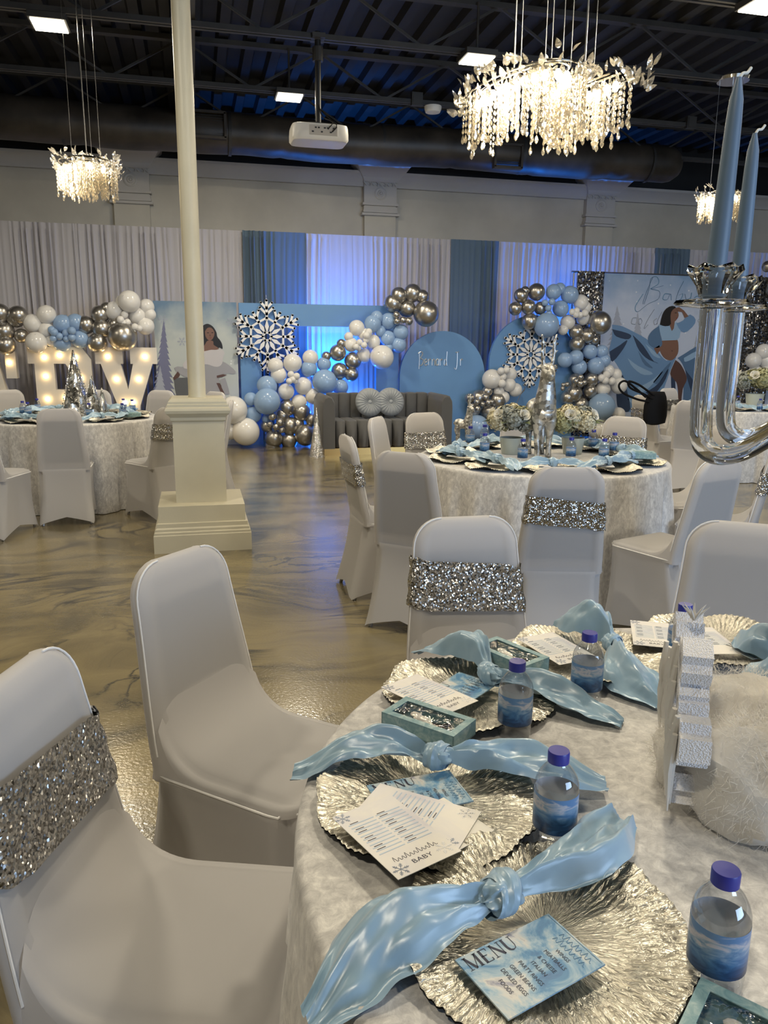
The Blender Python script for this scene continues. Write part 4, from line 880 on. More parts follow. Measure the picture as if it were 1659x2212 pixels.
# photo backdrop with silver side drapes
PY = 11.3; x0, x1 = Y(1288, 590, PY).x, Y(1700, 600, PY).x
t = tag(empty('photo_backdrop', ((x0+x1)/2, PY, 0)), 'wide pale blue photo backdrop of a pregnant woman in a flowing gown', 'backdrop'); o_ = t.location.x
b = MB(); b.box((0, 0, 1.28), (x1-x0, .006, 2.54)); b.build('print_panel', 'backdrop_print', t, False)
b = MB(); b.tube([(-(x1-x0)/2-.4, .03, 2.56), ((x1-x0)/2+.4, .03, 2.56)], .015, 8)
for s in (-1, 1): b.tube([(s*((x1-x0)/2+.35), .05, 0), (s*((x1-x0)/2+.35), .05, 2.56)], .015, 8)
b.build('stand', 'grey_metal', t)
f = printer(t, PY, (1200, 480), 3.614)
for cx, tp, bt, hw in ((480, 650, 1000, 90), (640, 700, 1000, 60), (1100, 880, 1200, 80)): fir(f, cx, tp, bt, hw, 'p_fir2', 1, 9)
f('printed_gown', [(440, 800), (520, 812), (620, 862), (700, 905), (760, 960), (800, 1012), (840, 1062), (880, 1082), (942, 1045), (905, 1130), (880, 1200), (830, 1340), (780, 1480), (560, 1480), (500, 1440), (470, 1300), (520, 1200), (470, 1100), (425, 1040), (415, 1000), (440, 900)], 'p_blue', 2, 2)
f('printed_gown', [(950, 1060), (1000, 1030), (1080, 980), (1160, 950), (1200, 1100), (1190, 1480), (1010, 1480), (1000, 1260), (1022, 1200), (985, 1100)], 'p_mblue', 2, 2)
for P_, m_ in (([(440, 835), (540, 860), (590, 885), (560, 915), (470, 890)], 'p_dblue'), ([(600, 880), (680, 960), (760, 1080), (800, 1100), (720, 1070), (650, 1000)], 'p_dblue'), ([(420, 1010), (500, 960), (560, 920), (520, 1000), (440, 1090)], 'p_dblue'), ([(470, 1290), (520, 1190), (560, 1330), (580, 1470), (490, 1460)], 'p_dblue'),
    ([(640, 1000), (700, 1080), (760, 1140), (690, 1110)], 'p_mblue'), ([(560, 1060), (640, 1120), (760, 1180), (680, 1190), (600, 1130)], 'p_lblue'), ([(700, 950), (760, 1000), (820, 1060), (760, 1040)], 'p_lblue'), ([(760, 1250), (840, 1150), (900, 1090), (870, 1160), (800, 1260)], 'p_mblue'), ([(620, 1300), (740, 1240), (840, 1160), (760, 1260), (660, 1340)], 'p_lblue'),
    ([(700, 1330), (800, 1260), (880, 1140), (850, 1240), (760, 1350)], 'p_dblue'), ([(1010, 1150), (1080, 1250), (1130, 1400), (1090, 1400), (1040, 1270)], 'p_dblue'), ([(1000, 1060), (1090, 1010), (1150, 1000), (1080, 1060), (1010, 1090)], 'p_lblue'), ([(560, 1380), (660, 1360), (720, 1400), (640, 1450)], 'p_lblue'), ([(900, 1200), (925, 1190), (935, 1330), (905, 1330)], 'p_dblue')): f('printed_fold', P_, m_, 3, 3)
f('printed_belly', [(815, 930), (880, 912), (945, 912), (958, 980), (948, 1035), (905, 1078), (850, 1062), (812, 1000)], 'p_skin', 4, 3)
f('printed_navel', [(900, 1003), (907, 998), (914, 1004), (907, 1012)], 'p_skin_d', 5)
f('printed_leg', [(935, 1075), (975, 1110), (1012, 1180), (1022, 1230), (995, 1290), (985, 1345), (970, 1470), (945, 1470), (955, 1340), (945, 1260), (925, 1230), (893, 1180)], 'p_skin_d', 4, 3)
f('printed_top', [(800, 800), (850, 800), (895, 812), (940, 780), (985, 800), (965, 900), (945, 920), (830, 925), (815, 870)], 'p_lblue', 5)
f('printed_sleeve', [(805, 808), (750, 850), (720, 900), (727, 950), (780, 982), (830, 958), (815, 880)], 'p_mblue', 6, 3)
f('printed_hand', [(765, 985), (808, 960), (815, 1000), (790, 1032)], 'p_skin', 6); f('printed_sleeve', [(940, 790), (990, 770), (1040, 720), (1088, 752), (1080, 800), (1020, 856), (975, 850)], 'p_blue', 6, 2)
f('printed_forearm', [(1035, 735), (1000, 690), (962, 663), (935, 668), (950, 697), (985, 702), (1005, 748)], 'p_skin', 7)
f('printed_neck', [(893, 745), (930, 765), (920, 830), (905, 850), (888, 805)], 'p_skin', 6); f('printed_face', [(885, 690), (925, 668), (948, 690), (958, 725), (948, 752), (925, 775), (893, 762)], 'p_skin', 7, 3)
f('printed_hair', [(812, 800), (828, 730), (855, 680), (900, 654), (938, 664), (905, 690), (893, 740), (896, 800), (850, 812)], 'p_hair', 8, 2); f('printed_eye', [(922, 708), (940, 704), (940, 712)], 'p_hair', 9); f('printed_mouth', [(932, 748), (950, 742), (944, 756)], 'p_lip', 9)
def pstroke(S, mat, rad):
    b = MB()
    for st in S: b.tube([(q.x-o_, -.006, q.z) for q in spline([Y(1200+x/3.614, 480+y/3.614, PY) for x, y in st], len(st)*6)], rad, 4, flat=.15)
    b.build('script_lettering', mat, t)
pstroke([[(760, 430), (720, 520), (690, 600), (680, 640)], [(690, 640), (730, 520), (745, 440), (790, 430), (800, 480), (740, 520), (840, 495)], [(740, 520), (810, 540), (800, 600), (720, 640), (640, 700), (620, 660), (680, 560)],
    [(890, 560), (850, 560), (835, 600), (870, 605), (895, 560), (900, 610)], [(1000, 460), (960, 540), (940, 610), (975, 600), (990, 560), (960, 570)], [(1010, 560), (1020, 600), (1050, 590), (1060, 550)], [(1060, 550), (1050, 620), (1020, 660)], [(1080, 590), (1110, 575), (1130, 600), (1160, 580)]], 'ink_blue', .009)
pstroke([[(630, 745), (600, 750), (590, 790), (620, 800)], [(665, 750), (645, 760), (640, 790), (660, 800), (675, 770), (660, 748)], [(770, 680), (720, 760), (690, 830), (720, 800)], [(790, 750), (765, 770), (770, 800), (795, 790)], [(830, 700), (800, 760), (790, 800)], [(1130, 740), (1150, 770), (1130, 800), (1110, 770), (1130, 740)]], 'ink_grey', .009)
for a, c, lab in ((1245, 1303, 'silver sequin curtain strip at the left of the photo backdrop'), (1606, 1680, 'silver sequin curtain strip at the right of the photo backdrop')):
    tag(drape(Y(a, 600, PY).x, Y(c, 600, PY).x, 'sequin_drape', 'sequin_curtain', a, 2.57, PY-.05, .035, .14, .02), lab, 'curtain', 'silver sequin curtains')
# ================================================================ lit marquee letters
def letter(name, polys, bulbs, x, lab, s=1.37, wd=.80):
    t = tag(empty(name, (x, 11.15, 0)), lab, 'marquee letter', 'lit marquee letters'); b = MB()
    for pl in polys: b.prism([(u*wd, v*s) for u, v in pl], 0, .16)
    fc_ = b.build('face', 'marquee_white', t, False)
    for u, v in bulbs: q = MB(); q.sphere((u*wd, -.02, v*s), .026, 12, 8); q.build('bulb', 'bulb', fc_)
paint('marquee_white', (.74, .71, .66), .03, 3., .4)
SB = [[(0, 1), (0, .84), (.1, .84), (.1, .16), (0, .16), (0, 0), (.4, 0), (.4, 1)], [(.4, 1), (.4, .84), (.58, .84), (.62, .80), (.99, .80), (.99, .88), (.85, 1)], [(.62, .80), (.62, .62), (.58, .59), (.4, .59), (.4, .44), (.9, .44), (.86, .51), (.99, .60), (.99, .80)], [(.4, .16), (.4, 0), (.85, 0), (.99, .1), (.99, .18), (.62, .18), (.58, .16)], [(.62, .18), (.99, .18), (.99, .38), (.9, .44), (.62, .44), (.62, .40)]]
letter('letter_b', SB, [(.26, .9), (.26, .72), (.26, .5), (.26, .29), (.26, .09), (.5, .92), (.74, .9), (.8, .7), (.55, .51), (.8, .3), (.74, .09), (.5, .09)], Y(57, 752, 11.15).x, 'lit white marquee letter B behind the silver trees')
SY = [[(0, 1), (0, .84), (.08, .84), (.32, .42), (.5, .59), (.40, .84), (.44, .84), (.44, 1)], [(.56, 1), (.56, .84), (.60, .84), (.5, .59), (.68, .42), (.92, .84), (1, .84), (1, 1)], [(.32, .42), (.34, .15), (.22, .15), (.22, 0), (.78, 0), (.78, .15), (.66, .15), (.68, .42), (.5, .59)]]
letter('letter_y', SY, [(.2, .91), (.8, .91), (.32, .69), (.68, .69), (.43, .46), (.57, .46), (.5, .28), (.5, .08)], Y(204, 752, 11.15).x, 'lit white marquee letter Y below the chrome balloons')
SA = [[(.3, 1), (.02, .16), (-.04, .16), (-.04, 0), (.36, 0), (.36, .16), (.28, .16), (.5, .8), (.7, 1)], [(.7, 1), (.5, .8), (.72, .16), (.64, .16), (.64, 0), (1.04, 0), (1.04, .16), (.98, .16)], [(.33, .3), (.67, .3), (.62, .44), (.38, .44)]]
letter('letter_a', [[(.3, 1), (.02, .16), (-.04, .16), (-.04, 0), (.36, 0), (.36, .16), (.28, .16), (.5, .8), (.5, 1)], [(.5, 1), (.5, .8), (.72, .16), (.64, .16), (.64, 0), (1.04, 0), (1.04, .16), (.98, .16), (.7, 1)], SA[2], [(.86, 1.0), (.86, .70), (1.02, .70), (1.02, 1.0)]], [(.92, .85), (.82, .5), (.9, .1)], Y(-62, 752, 11.15).x-.30, 'lit white marquee letter A cut by the left edge')
# ================================================================ balloon garlands
bb = MB(); bb.lathe([(max(.0005, math.sin(PI*j/16))*(1 if j > 8 else 1-.04*(1-j/8)), -math.cos(PI*j/16)*(1 if j > 8 else 1.05)) for j in range(17)]+[(.04, 1.02), (.06, 1.06), (.001, 1.05)], 28, cap=False)
BMESH = {k: bb.mesh('balloon', m) for k, m in dict(w='balloon_white', b='balloon_blue', k='balloon_chrome').items()}
def garland(lab, groups, y0, origin):
    t = tag(empty('balloon_garland', origin), lab, 'balloons', 'balloon garlands'); o = t.location; rnd = random.Random(3)
    for (ox_, oy_, sc), L in groups:
        for x, y, r_, c in L:
            px, py, rp = ox_+x/sc, oy_+y/sc, r_/sc; d = y0-(.13 if rp < 9.5 else 0)-rnd.uniform(0, .05)-(.10 if rp > 22 else 0); p = Y(px, py, d); rad = rp*(p-CP).dot(FW)/FPX
            e = link('balloon', BMESH[c], t, p-o); e.scale = (rad,)*3; e.rotation_euler = (rnd.uniform(-.9, .9), rnd.uniform(-.9, .9), 0)
Z3, Z4, Z5, Z6 = (0, 460, 3.19), (490, 480, 4.046), (840, 480, 4.046), (1200, 480, 3.614)
def S(c, *v): return [(v[i], v[i+1], v[i+2], c) for i in range(0, len(v), 3)]
garland('balloon garland lying over the marquee letters', [(Z3, S('k', 0, 690, 65, 125, 705, 65, 108, 728, 60, 30, 815, 68, 40, 910, 65, 148, 845, 48, 0, 740, 35, 590, 772, 62, 690, 700, 62, 735, 660, 45, 700, 798, 64, 672, 895, 66, 790, 770, 50, 845, 850, 100, -90, 760, 70, -80, 880, 80)
   +S('w', 225, 760, 62, 320, 700, 64, 320, 805, 52, 250, 893, 72, 355, 880, 40, 790, 675, 65, 890, 610, 75, 835, 610, 40, 945, 707, 60, 1010, 645, 52, 1005, 780, 58, 830, 735, 25, 858, 700, 25, 878, 752, 23, 848, 757, 23, 930, 785, 24, 960, 795, 22, 915, 812, 22, 1035, 700, 40)
   +S('b', 432, 765, 64, 520, 755, 60, 425, 895, 60, 550, 870, 60, 372, 822, 28, 355, 805, 25, 410, 850, 25, 455, 828, 26, 495, 812, 27, 495, 857, 26, 455, 868, 20, 368, 865, 24))], 11.10, (Y(160, 760, 11.1).x, 11.1, 1.4))
garland('balloon garland climbing diagonally across the square blue backdrop', [(Z4, S('w', 60, 1640, 120, 20, 1820, 80, 165, 1830, 122, 425, 1255, 70, 575, 1230, 82, 455, 1335, 72, 518, 1480, 72, 670, 1430, 78, 632, 1575, 70, 560, 1330, 30, 575, 1375, 30, 610, 1345, 30, 545, 1390, 28, 600, 1390, 25, 755, 1520, 70, 730, 1185, 70,
     1135, 925, 70, 1065, 1000, 40, 1085, 1070, 62, 1280, 1045, 62, 1205, 985, 58, 1195, 1165, 65, 1355, 1180, 105, 1220, 990, 33, 1160, 1050, 28, 1240, 960, 32, 1200, 1075, 28, 1130, 1090, 28, 1215, 1030, 27, 1150, 1100, 26)
   +S('b', 350, 1430, 88, 352, 1565, 115, 210, 1545, 58, 230, 1680, 75, 345, 1715, 40, 718, 1280, 72, 850, 1240, 62, 855, 1395, 108, 990, 1440, 70, 1310, 830, 55, 1275, 888, 75, 1410, 865, 70, 1405, 1015, 70, 1520, 960, 68, 1500, 1070, 68, 1340, 950, 50, 1410, 1095, 45)
   +S('k', 485, 1690, 70, 530, 1620, 75, 655, 1660, 80, 395, 1700, 34, 375, 1765, 27, 465, 1750, 36, 430, 1790, 32, 478, 1815, 28, 350, 1780, 55, 555, 1780, 80, 410, 1890, 80, 400, 1950, 65, 545, 1910, 72, 620, 1770, 60, 690, 1860, 95, 745, 1730, 60,
     1000, 1060, 40, 970, 1140, 72, 870, 1170, 40, 1100, 1210, 75, 985, 1300, 72, 1090, 1330, 60, 1500, 640, 72, 1450, 710, 80, 1480, 810, 30, 1485, 865, 30, 1540, 855, 30, 1590, 865, 35)), (Z5, S('k', 205, 620, 80, 160, 755, 74, 290, 650, 60, 325, 800, 112))], 11.02, (Y(700, 800, 11.0).x, 11.0, .6))
garland('balloon garland curling round the tall blue arch', [(Z5, S('k', 1155, 640, 62, 1190, 600, 40, 1290, 610, 75, 1105, 755, 58, 1220, 740, 63, 1325, 750, 55, 1230, 865, 70, 705, 1540, 45, 785, 1530, 65, 860, 1480, 48, 950, 1560, 72, 865, 1655, 65, 740, 1640, 60, 845, 1530, 32, 770, 1570, 28, 725, 1605, 24, 775, 1630, 30, 820, 1590, 24, 870, 1575, 30, 900, 1570, 22)
   +S('b', 1440, 610, 68, 1495, 580, 50, 1580, 635, 78, 1500, 755, 70, 1380, 900, 108, 1365, 705, 28, 1425, 695, 30, 1395, 750, 28, 1400, 795, 26, 1365, 840, 28, 1430, 845, 26, 770, 1790, 105, 960, 1740, 80, 1010, 1700, 40)
   +S('w', 900, 1370, 85, 1060, 1330, 60, 1105, 1465, 60, 1000, 1530, 55, 960, 1480, 50, 980, 1300, 32, 1030, 1290, 30, 990, 1410, 35, 1000, 1350, 30, 1050, 1420, 60)),
  (Z6, S('w', 195, 625, 60, 235, 665, 45, 95, 780, 58, 215, 750, 52, 130, 700, 25, 165, 690, 25, 160, 722, 25, 190, 725, 25, 230, 710, 28, 60, 840, 40, 410, 1160, 50, 470, 1190, 48, 370, 1300, 58, 495, 1275, 65, 360, 1215, 28, 400, 1190, 30, 390, 1235, 28, 440, 1240, 30, 350, 1540, 45, 330, 1620, 75, 490, 1500, 55, 320, 1570, 40)
   +S('k', 345, 785, 90, 160, 855, 58, 250, 885, 58, 305, 920, 35, 165, 950, 60, 155, 1235, 55, 280, 1228, 55, 140, 1335, 68, 268, 1320, 55, 195, 1425, 62, 95, 1370, 55, 195, 1210, 25, 195, 1260, 28, 160, 1240, 24, 90, 1265, 20, 60, 1270, 18, 55, 1298, 18, 225, 1250, 22)
   +S('b', 75, 1075, 58, 160, 1055, 58, 268, 1010, 58, 360, 1010, 52, 185, 1130, 60, 315, 1120, 68, 380, 1080, 50, 360, 1440, 105, 45, 1515, 58, 120, 1505, 55, 235, 1530, 55, 190, 1570, 40, 300, 1490, 40))], 11.0, (ax2, 11.0, .6))
garland('white balloon cluster at the right edge beside the sequin curtain', [(Z6, S('w', 1625, 1010, 60, 1545, 1080, 60, 1640, 1080, 55, 1560, 1180, 60, 1660, 1180, 70, 1740, 1080, 80)+S('k', 1655, 345, 42, 1740, 380, 70, 1720, 520, 70)+S('b', 1760, 700, 90, 1770, 880, 80))], 10.9, (Y(1640, 790, 10.9).x, 10.9, .8))
# ================================================================ sofa
sx0, sx1 = G(697, 985, 0).x, G(979, 985, 0).x+.08; sy = 9.93; sw = sx1-sx0
t = tag(empty('sofa', ((sx0+sx1)/2, sy+.4, 0)), 'grey velvet channel-tufted sofa on a gold base', 'sofa')
b = MB(); b.box((0, 0, .045), (sw-.06, .72, .09)); b.build('gold_base', 'gold', t, False)
def channel(w_, d, h, nm, loc, mat='sofa_velvet', rx=0.):
    def fn(u, v):
        a = u*2*PI; c, s = math.cos(a), math.sin(a); x = math.copysign(abs(c)**.55, c)*w_/2; y = math.copysign(abs(s)**.55, s)*d/2; e = math.sin(PI*min(1, v*1.0)) if False else 1
        q = [(.86, 0), (1, .03), (1, .97), (.95, .99), (.6, 1.0), (0.01, 1.0)]; k = min(int(v*5+.001), 5); f_, z = q[k]; return (x*f_, y*f_, z*h)
    b = MB(); b.grid(fn, 20, 6, True); o = b.build(nm, mat, t, True, 70, loc=loc); return o
n_ = 9; aw = .17; iw = sw-2*aw
for k in range(n_): channel(iw/n_*1.01, .60, .36, 'seat_channel', (-iw/2+iw/n_*(k+.5), -.05, .09))
for k in range(n_): channel(iw/n_*1.01, .2, .66, 'back_channel', (-iw/2+iw/n_*(k+.5), .30, .12))
for s in (-1, 1):
    b = MB(); prof = [(-.5*aw, .09), (-.5*aw, .62), (-.46*aw, .70), (-.25*aw, .765), (0, .78), (.25*aw, .765), (.46*aw, .70), (.5*aw, .62), (.5*aw, .09)]
    def arm(u, v): i = u*(len(prof)-1); j = min(int(i), len(prof)-2); f_ = i-j; x = lerp(prof[j][0], prof[j+1][0], f_); z = lerp(prof[j][1], prof[j+1][1], f_); e = [(.9, 0), (1, .03), (1, .97), (.9, 1)][min(3, int(v*3+.01))]; return (x*e[0], -.40+e[1]*.80, .09+(z-.09)*(e[0]*.3+.7))
    b.grid(arm, 33, 4); nn = 33; b.add([b.v[i] for i in range(nn)], [tuple(range(nn))]); b.build('arm', 'sofa_velvet', t, True, 50, loc=(s*(sw/2-aw/2), 0, 0))
def cushion(px, py, lab):
    p = Y(px, py, sy+.36); t = tag(empty('round_cushion', p), lab, 'cushion', 'round pleated cushions'); t.rotation_euler = (R(78), 0, 0); b = MB(); N = 96
    prof = [(.02, .035), (.05, .055), (.10, .07), (.15, .062), (.185, .035), (.195, 0), (.185, -.035), (.1, -.06), (.02, -.04)]; P = []
    for r_, z in prof:
        for i in range(N): a = 2*PI*i/N; k = 1+.0*a; P.append((r_*math.cos(a), r_*math.sin(a), z*(1+.10*math.sin(24*a+r_*8)*sst(0, .05, r_))))
    b.add(P, [(j*N+i, j*N+(i+1) % N, (j+1)*N+(i+1) % N, (j+1)*N+i) for j in range(len(prof)-1) for i in range(N)]); pc_ = b.build('pleated_cover', 'cushion_velvet', t)
    b = MB(); b.sphere((0, 0, .038), .028, 14, 8, (1, 1, .5)); b.build('button', 'cushion_velvet', pc_)
cushion(798, 869, 'round pleated grey cushion, the left one on the sofa'); cushion(843, 868, 'round pleated silver cushion, the right one on the sofa')
p = G(685, 987, 0); b = MB(); b.lathe([(.105, 0), (.105, .012), (.1, .015), (.004, .64), (.001, .645)], 28); tag(b.build('cone_tree', 'glitter', loc=p), 'white and silver glitter cone tree on the floor left of the sofa', 'cone tree')
# ================================================================ crystal chandeliers
def clear_leaf(name, fac, tint):
    m, n, l, b = nt(name); tr = n.new('ShaderNodeBsdfTransparent'); gl = n.new('ShaderNodeBsdfGlossy'); gl.inputs['Roughness'].default_value = .09; gl.inputs[0].default_value = (*tint, 1)
    tl = n.new('ShaderNodeBsdfTranslucent'); tl.inputs[0].default_value = (*tint, 1); y = n.new('ShaderNodeMixShader'); y.inputs[0].default_value = .22; l.new(gl.outputs[0], y.inputs[1]); l.new(tl.outputs[0], y.inputs[2])
    x = n.new('ShaderNodeMixShader'); x.inputs[0].default_value = fac; l.new(tr.outputs[0], x.inputs[1]); l.new(y.outputs[0], x.inputs[2]); l.new(x.outputs[0], n['Material Output'].inputs[0])
clear_leaf('drop_glass', .62, (.95, .90, .80)); clear_leaf('leaf_glass', .85, (.9, .88, .84))
lf = MB(); lf.grid(lambda u, v: ((u-.5)*.036*math.sin(PI*(.08+.92*v**.7))**.8, .010*math.sin(PI*v)*(1-abs(2*u-1))-.012*v*v, .062*v), 5, 7); LEAF = lf.mesh('crystal_leaf', 'leaf_glass')
def strand_mesh(n):
    b = MB()
    for k in range(n): r_ = .0075; z = -k*.034; b.lathe([(.0004, z), (r_*.6, z-.008), (r_, z-.018), (r_*.7, z-.027), (.0004, z-.032)], 6, cap=False)
    z = -n*.034; b.lathe([(.0004, z), (.006, z-.012), (.011, z-.03), (.008, z-.042), (.0004, z-.05)], 6, cap=False); return b.mesh('crystal_strand', 'drop_glass', False)
STR = [strand_mesh(n) for n in (4, 5, 6, 7)]
def chandelier(c, path, lab, nleaf, nstr, sc, top, cables, nb, e, width=.11, small=False):
    rnd = random.Random(nleaf); t = tag(empty('crystal_chandelier', c), lab, 'chandelier', 'crystal chandeliers')
    P = spline(path, 80); L = [0]
    for a, q in zip(P, P[1:]): L.append(L[-1]+(q-a).length)
    def at(s):
        d = s*L[-1]; i = min(max(0, sum(1 for x in L if x <= d)-1), 78); f_ = (d-L[i])/(L[i+1]-L[i]); return P[i].lerp(P[i+1], f_), (P[i+1]-P[i]).normalized()
    b = MB()
    for s in (-1, 1): b.tube([p+V((-d.y, d.x, 0))*s*width*.7 for p, d in (at(i/60) for i in range(61))], .007, 6)
    b.tube([p+V((0, 0, .02)) for p, d in (at(i/60) for i in range(61))], .010, 6); fm_ = b.build('frame', 'chrome', t)
    for k in range(nb): p, d = at((k+.5)/nb); b = MB(); b.sphere(p+V((0, 0, -.05)), .021*(1 if not small else .9), 10, 8, (1, 1, 1.5)); b.build('bulb', 'lamp_bulb', fm_)
    stuff = MB(); sm2 = MB()
    for k in range(nleaf):
        p, d = at(rnd.random()); n_ = V((-d.y, d.x, 0)); s = rnd.choice((-1, 1)); o = p+n_*s*(width*rnd.uniform(.75, 1.1))+V((0, 0, rnd.uniform(-.12, .05)))
        if rnd.random() < .12: e_ = 0 if rnd.random() < .5 else 1; p, d = at(e_); o = p+d*(1 if e_ else -1)*width*.8+n_*s*width*rnd.random()+V((0, 0, rnd.uniform(-.1, .03)))
        Mx = Matrix.Translation(o) @ Matrix.Rotation(math.atan2(n_.y*s, n_.x*s)+rnd.uniform(-.7, .7), 4, 'Z') @ Matrix.Rotation(rnd.uniform(.1, 1.3), 4, 'Y') @ Matrix.Rotation(rnd.uniform(0, 6), 4, 'Z') @ Matrix.Scale(sc*rnd.uniform(.75, 1.1), 4)
        if small: sm2.add([Mx @ v.co for v in LEAF.vertices], [tuple(f_.vertices) for f_ in LEAF.polygons])
        else: q = link('crystal_leaf', LEAF, t); q.matrix_local = Mx
    for k in range(nstr):
        p, d = at(rnd.random()); n_ = V((-d.y, d.x, 0)); o = p+n_*width*rnd.uniform(-.95, .95)+V((0, 0, -.03+rnd.uniform(-.02, .02))); m = STR[rnd.randrange(4)]
        if small: Mx = Matrix.Translation(o) @ Matrix.Scale(sc, 4); stuff.add([Mx @ v.co for v in m.vertices], [tuple(f_.vertices) for f_ in m.polygons])
        else: q = link('crystal_strand', m, t, o, rnd.random()*3); q.scale = (sc,)*3
    if small:
        o = stuff.build('crystal_strands', 'drop_glass', t, False); o['kind'] = 'stuff'; o = sm2.build('crystal_leaves', 'leaf_glass', t); o['kind'] = 'stuff'
    for x, y, r_ in cables: b = MB(); b.tube([(x, y, .02), (x, y, top-c[2])], r_, 6); b.build('cable', 'grey_metal', t)
    b = MB(); b.lathe([(.16, top-c[2]-.03), (.17, top-c[2]), (.0, top-c[2])], 24, (0, 0, 0)); b.build('canopy', 'chrome', t)
    for f_ in ((.2, .8) if not small else (.5,)): p, d = at(f_); light('chandelier_light', 'POINT', V(c)+p+V((0, 0, -.12)), e, (1, .84, .58), shadow_soft_size=.12)
c = Y(1200, 176, 4.9)
chandelier(c, [(-.36, .46, 0), (-.34, .20, 0), (-.27, -.06, 0), (-.15, -.26, 0), (-.02, -.22, 0), (.03, .04, 0), (.09, .26, 0), (.21, .22, 0), (.28, -.0, 0), (.34, -.20, 0)], 'large wavy crystal chandelier glowing above the middle table', 290, 250, 1.18, 4.2,
    [(-.26, -.05, .003), (-.29, -.02, .005), (-.28, .0, .003), (-.19, -.25, .003), (-.15, -.25, .003), (-.0, -.2, .003), (.04, .0, .003), (.27, .15, .006), (.31, .1, .003)], 26, 55, .13)
ring = [(.15*math.cos(a), .15*math.sin(a), 0) for a in [2*PI*i/16 for i in range(17)]]
cl = [(.0, .0, .005), (-.12, .05, .002), (.1, .08, .002), (.05, -.1, .002)]
chandelier(Y(188, 352, 7.2), ring, 'small round crystal chandelier hanging left of the white pole', 260, 240, .85, 4.2, cl, 7, 30, .10, True)
chandelier(Y(1560, 420, 7.75), ring, 'small round crystal chandelier half hidden behind the blue candles', 260, 240, .85, 4.2, cl, 7, 30, .10, True)
# ================================================================ middle table centrepiece
def deer(loc, s, rz, lab, branched=False):
    b = MB()
    for x, y in ((-.036, -.05), (.036, -.05), (-.042, .10), (.042, .10)):
        r_ = y > 0; pts = [(x, y, .26), (x*1.05, y+(.022 if r_ else 0), .18), (x*1.05, y+(.006 if r_ else .006), .11), (x, y+(.012 if r_ else 0), .05), (x, y-.006, .0)]
        b.tube(spline(pts, 14), [lerp(.042, .019, sst(0, .55, i/13)) for i in range(13)]+[.022], 10)
    b.tube(spline([(0, .16, .26), (0, .10, .285), (0, .02, .275), (0, -.06, .29), (0, -.085, .31)], 14), [.025, .055, .07, .074, .074, .072, .07, .07, .072, .075, .073, .066, .055, .035], 16)
    b.tube(spline([(0, -.03, .28), (0, -.055, .35), (0, -.065, .43), (0, -.07, .50), (0, -.075, .535)], 14), [.07, .072, .07, .067, .063, .059, .055, .051, .048, .045, .043, .041, .037, .024], 14)
    b.tube(spline([(0, -.05, .525), (0, -.085, .52), (0, -.12, .50), (0, -.145, .488)], 8), [.034, .044, .043, .038, .034, .030, .025, .016], 12)
    b.tube([(0, .15, .28), (0, .175, .29), (0, .18, .26)], [.012, .016, .005], 8)
    for q in (-1, 1):
        b.tube(spline([(q*.026, -.06, .545), (q*.05, -.055, .55), (q*.068, -.05, .54)], 5), [.008, .014, .013, .009, .003], 8)
        b.tube(spline([(q*.022, -.065, .545), (q*.034, -.06, .61), (q*.036, -.062, .68), (q*.046, -.06, .745)], 12), [.013, .013, .012, .013, .011, .012, .010, .011, .009, .009, .008, .005], 8)
        for z, d in (((.63, 1), (.68, -1)) if not branched else ((.60, 1), (.65, -1), (.69, 1))): b.tube([(q*.035, -.06, z), (q*(.035+.022*d), -.075, z+(.02 if not branched else .05))], [.008, .004], 6)
    o = b.build('deer_statue', 'silver_leaf', None, loc=loc, rz=rz); o.scale = (s,)*3
    m = o.modifiers.new('remesh', 'REMESH'); m.mode = 'VOXEL'; m.voxel_size = .0055; m.use_smooth_shade = True; sm = o.modifiers.new('smooth', 'SMOOTH'); sm.iterations = 4; sm.factor = .5
    return tag(o, lab, 'deer statue', 'silver deer statues')
p = G(1166, 985, TZ); deer((p.x, p.y, TZ), 1.0, -.12, 'tall hammered silver deer statue standing between two bouquets')
p = G(1003, 955, TZ); deer((p.x, p.y, TZ), .46, .9, 'small silver deer with forked antlers at the far edge of the middle table', True)
pm('petal_cream', (.66, .61, .44), .6); pm('petal_white', (.80, .78, .70), .55); pm('petal_grey', (.30, .32, .29), .7); pm('leaf_green', (.16, .20, .10), .6); pm('sprig_dark', (.10, .075, .06), .6); pm('petal_green', (.36, .36, .20), .6)
rs = MB()
for k in range(11):
    a0 = k*2.4; r_ = .006+.0024*k; h = .030-.0012*k; rs.grid(lambda u, v: ((r_*(.55+.6*v)+.004*v*v)*math.cos(a0+(u-.5)*(2.2-.05*k)), (r_*(.55+.6*v)+.004*v*v)*math.sin(a0+(u-.5)*(2.2-.05*k)), h*v*(1-.25*(2*u-1)**2)), 7, 5)
ROSE = rs.mesh('rose', 'petal_white')
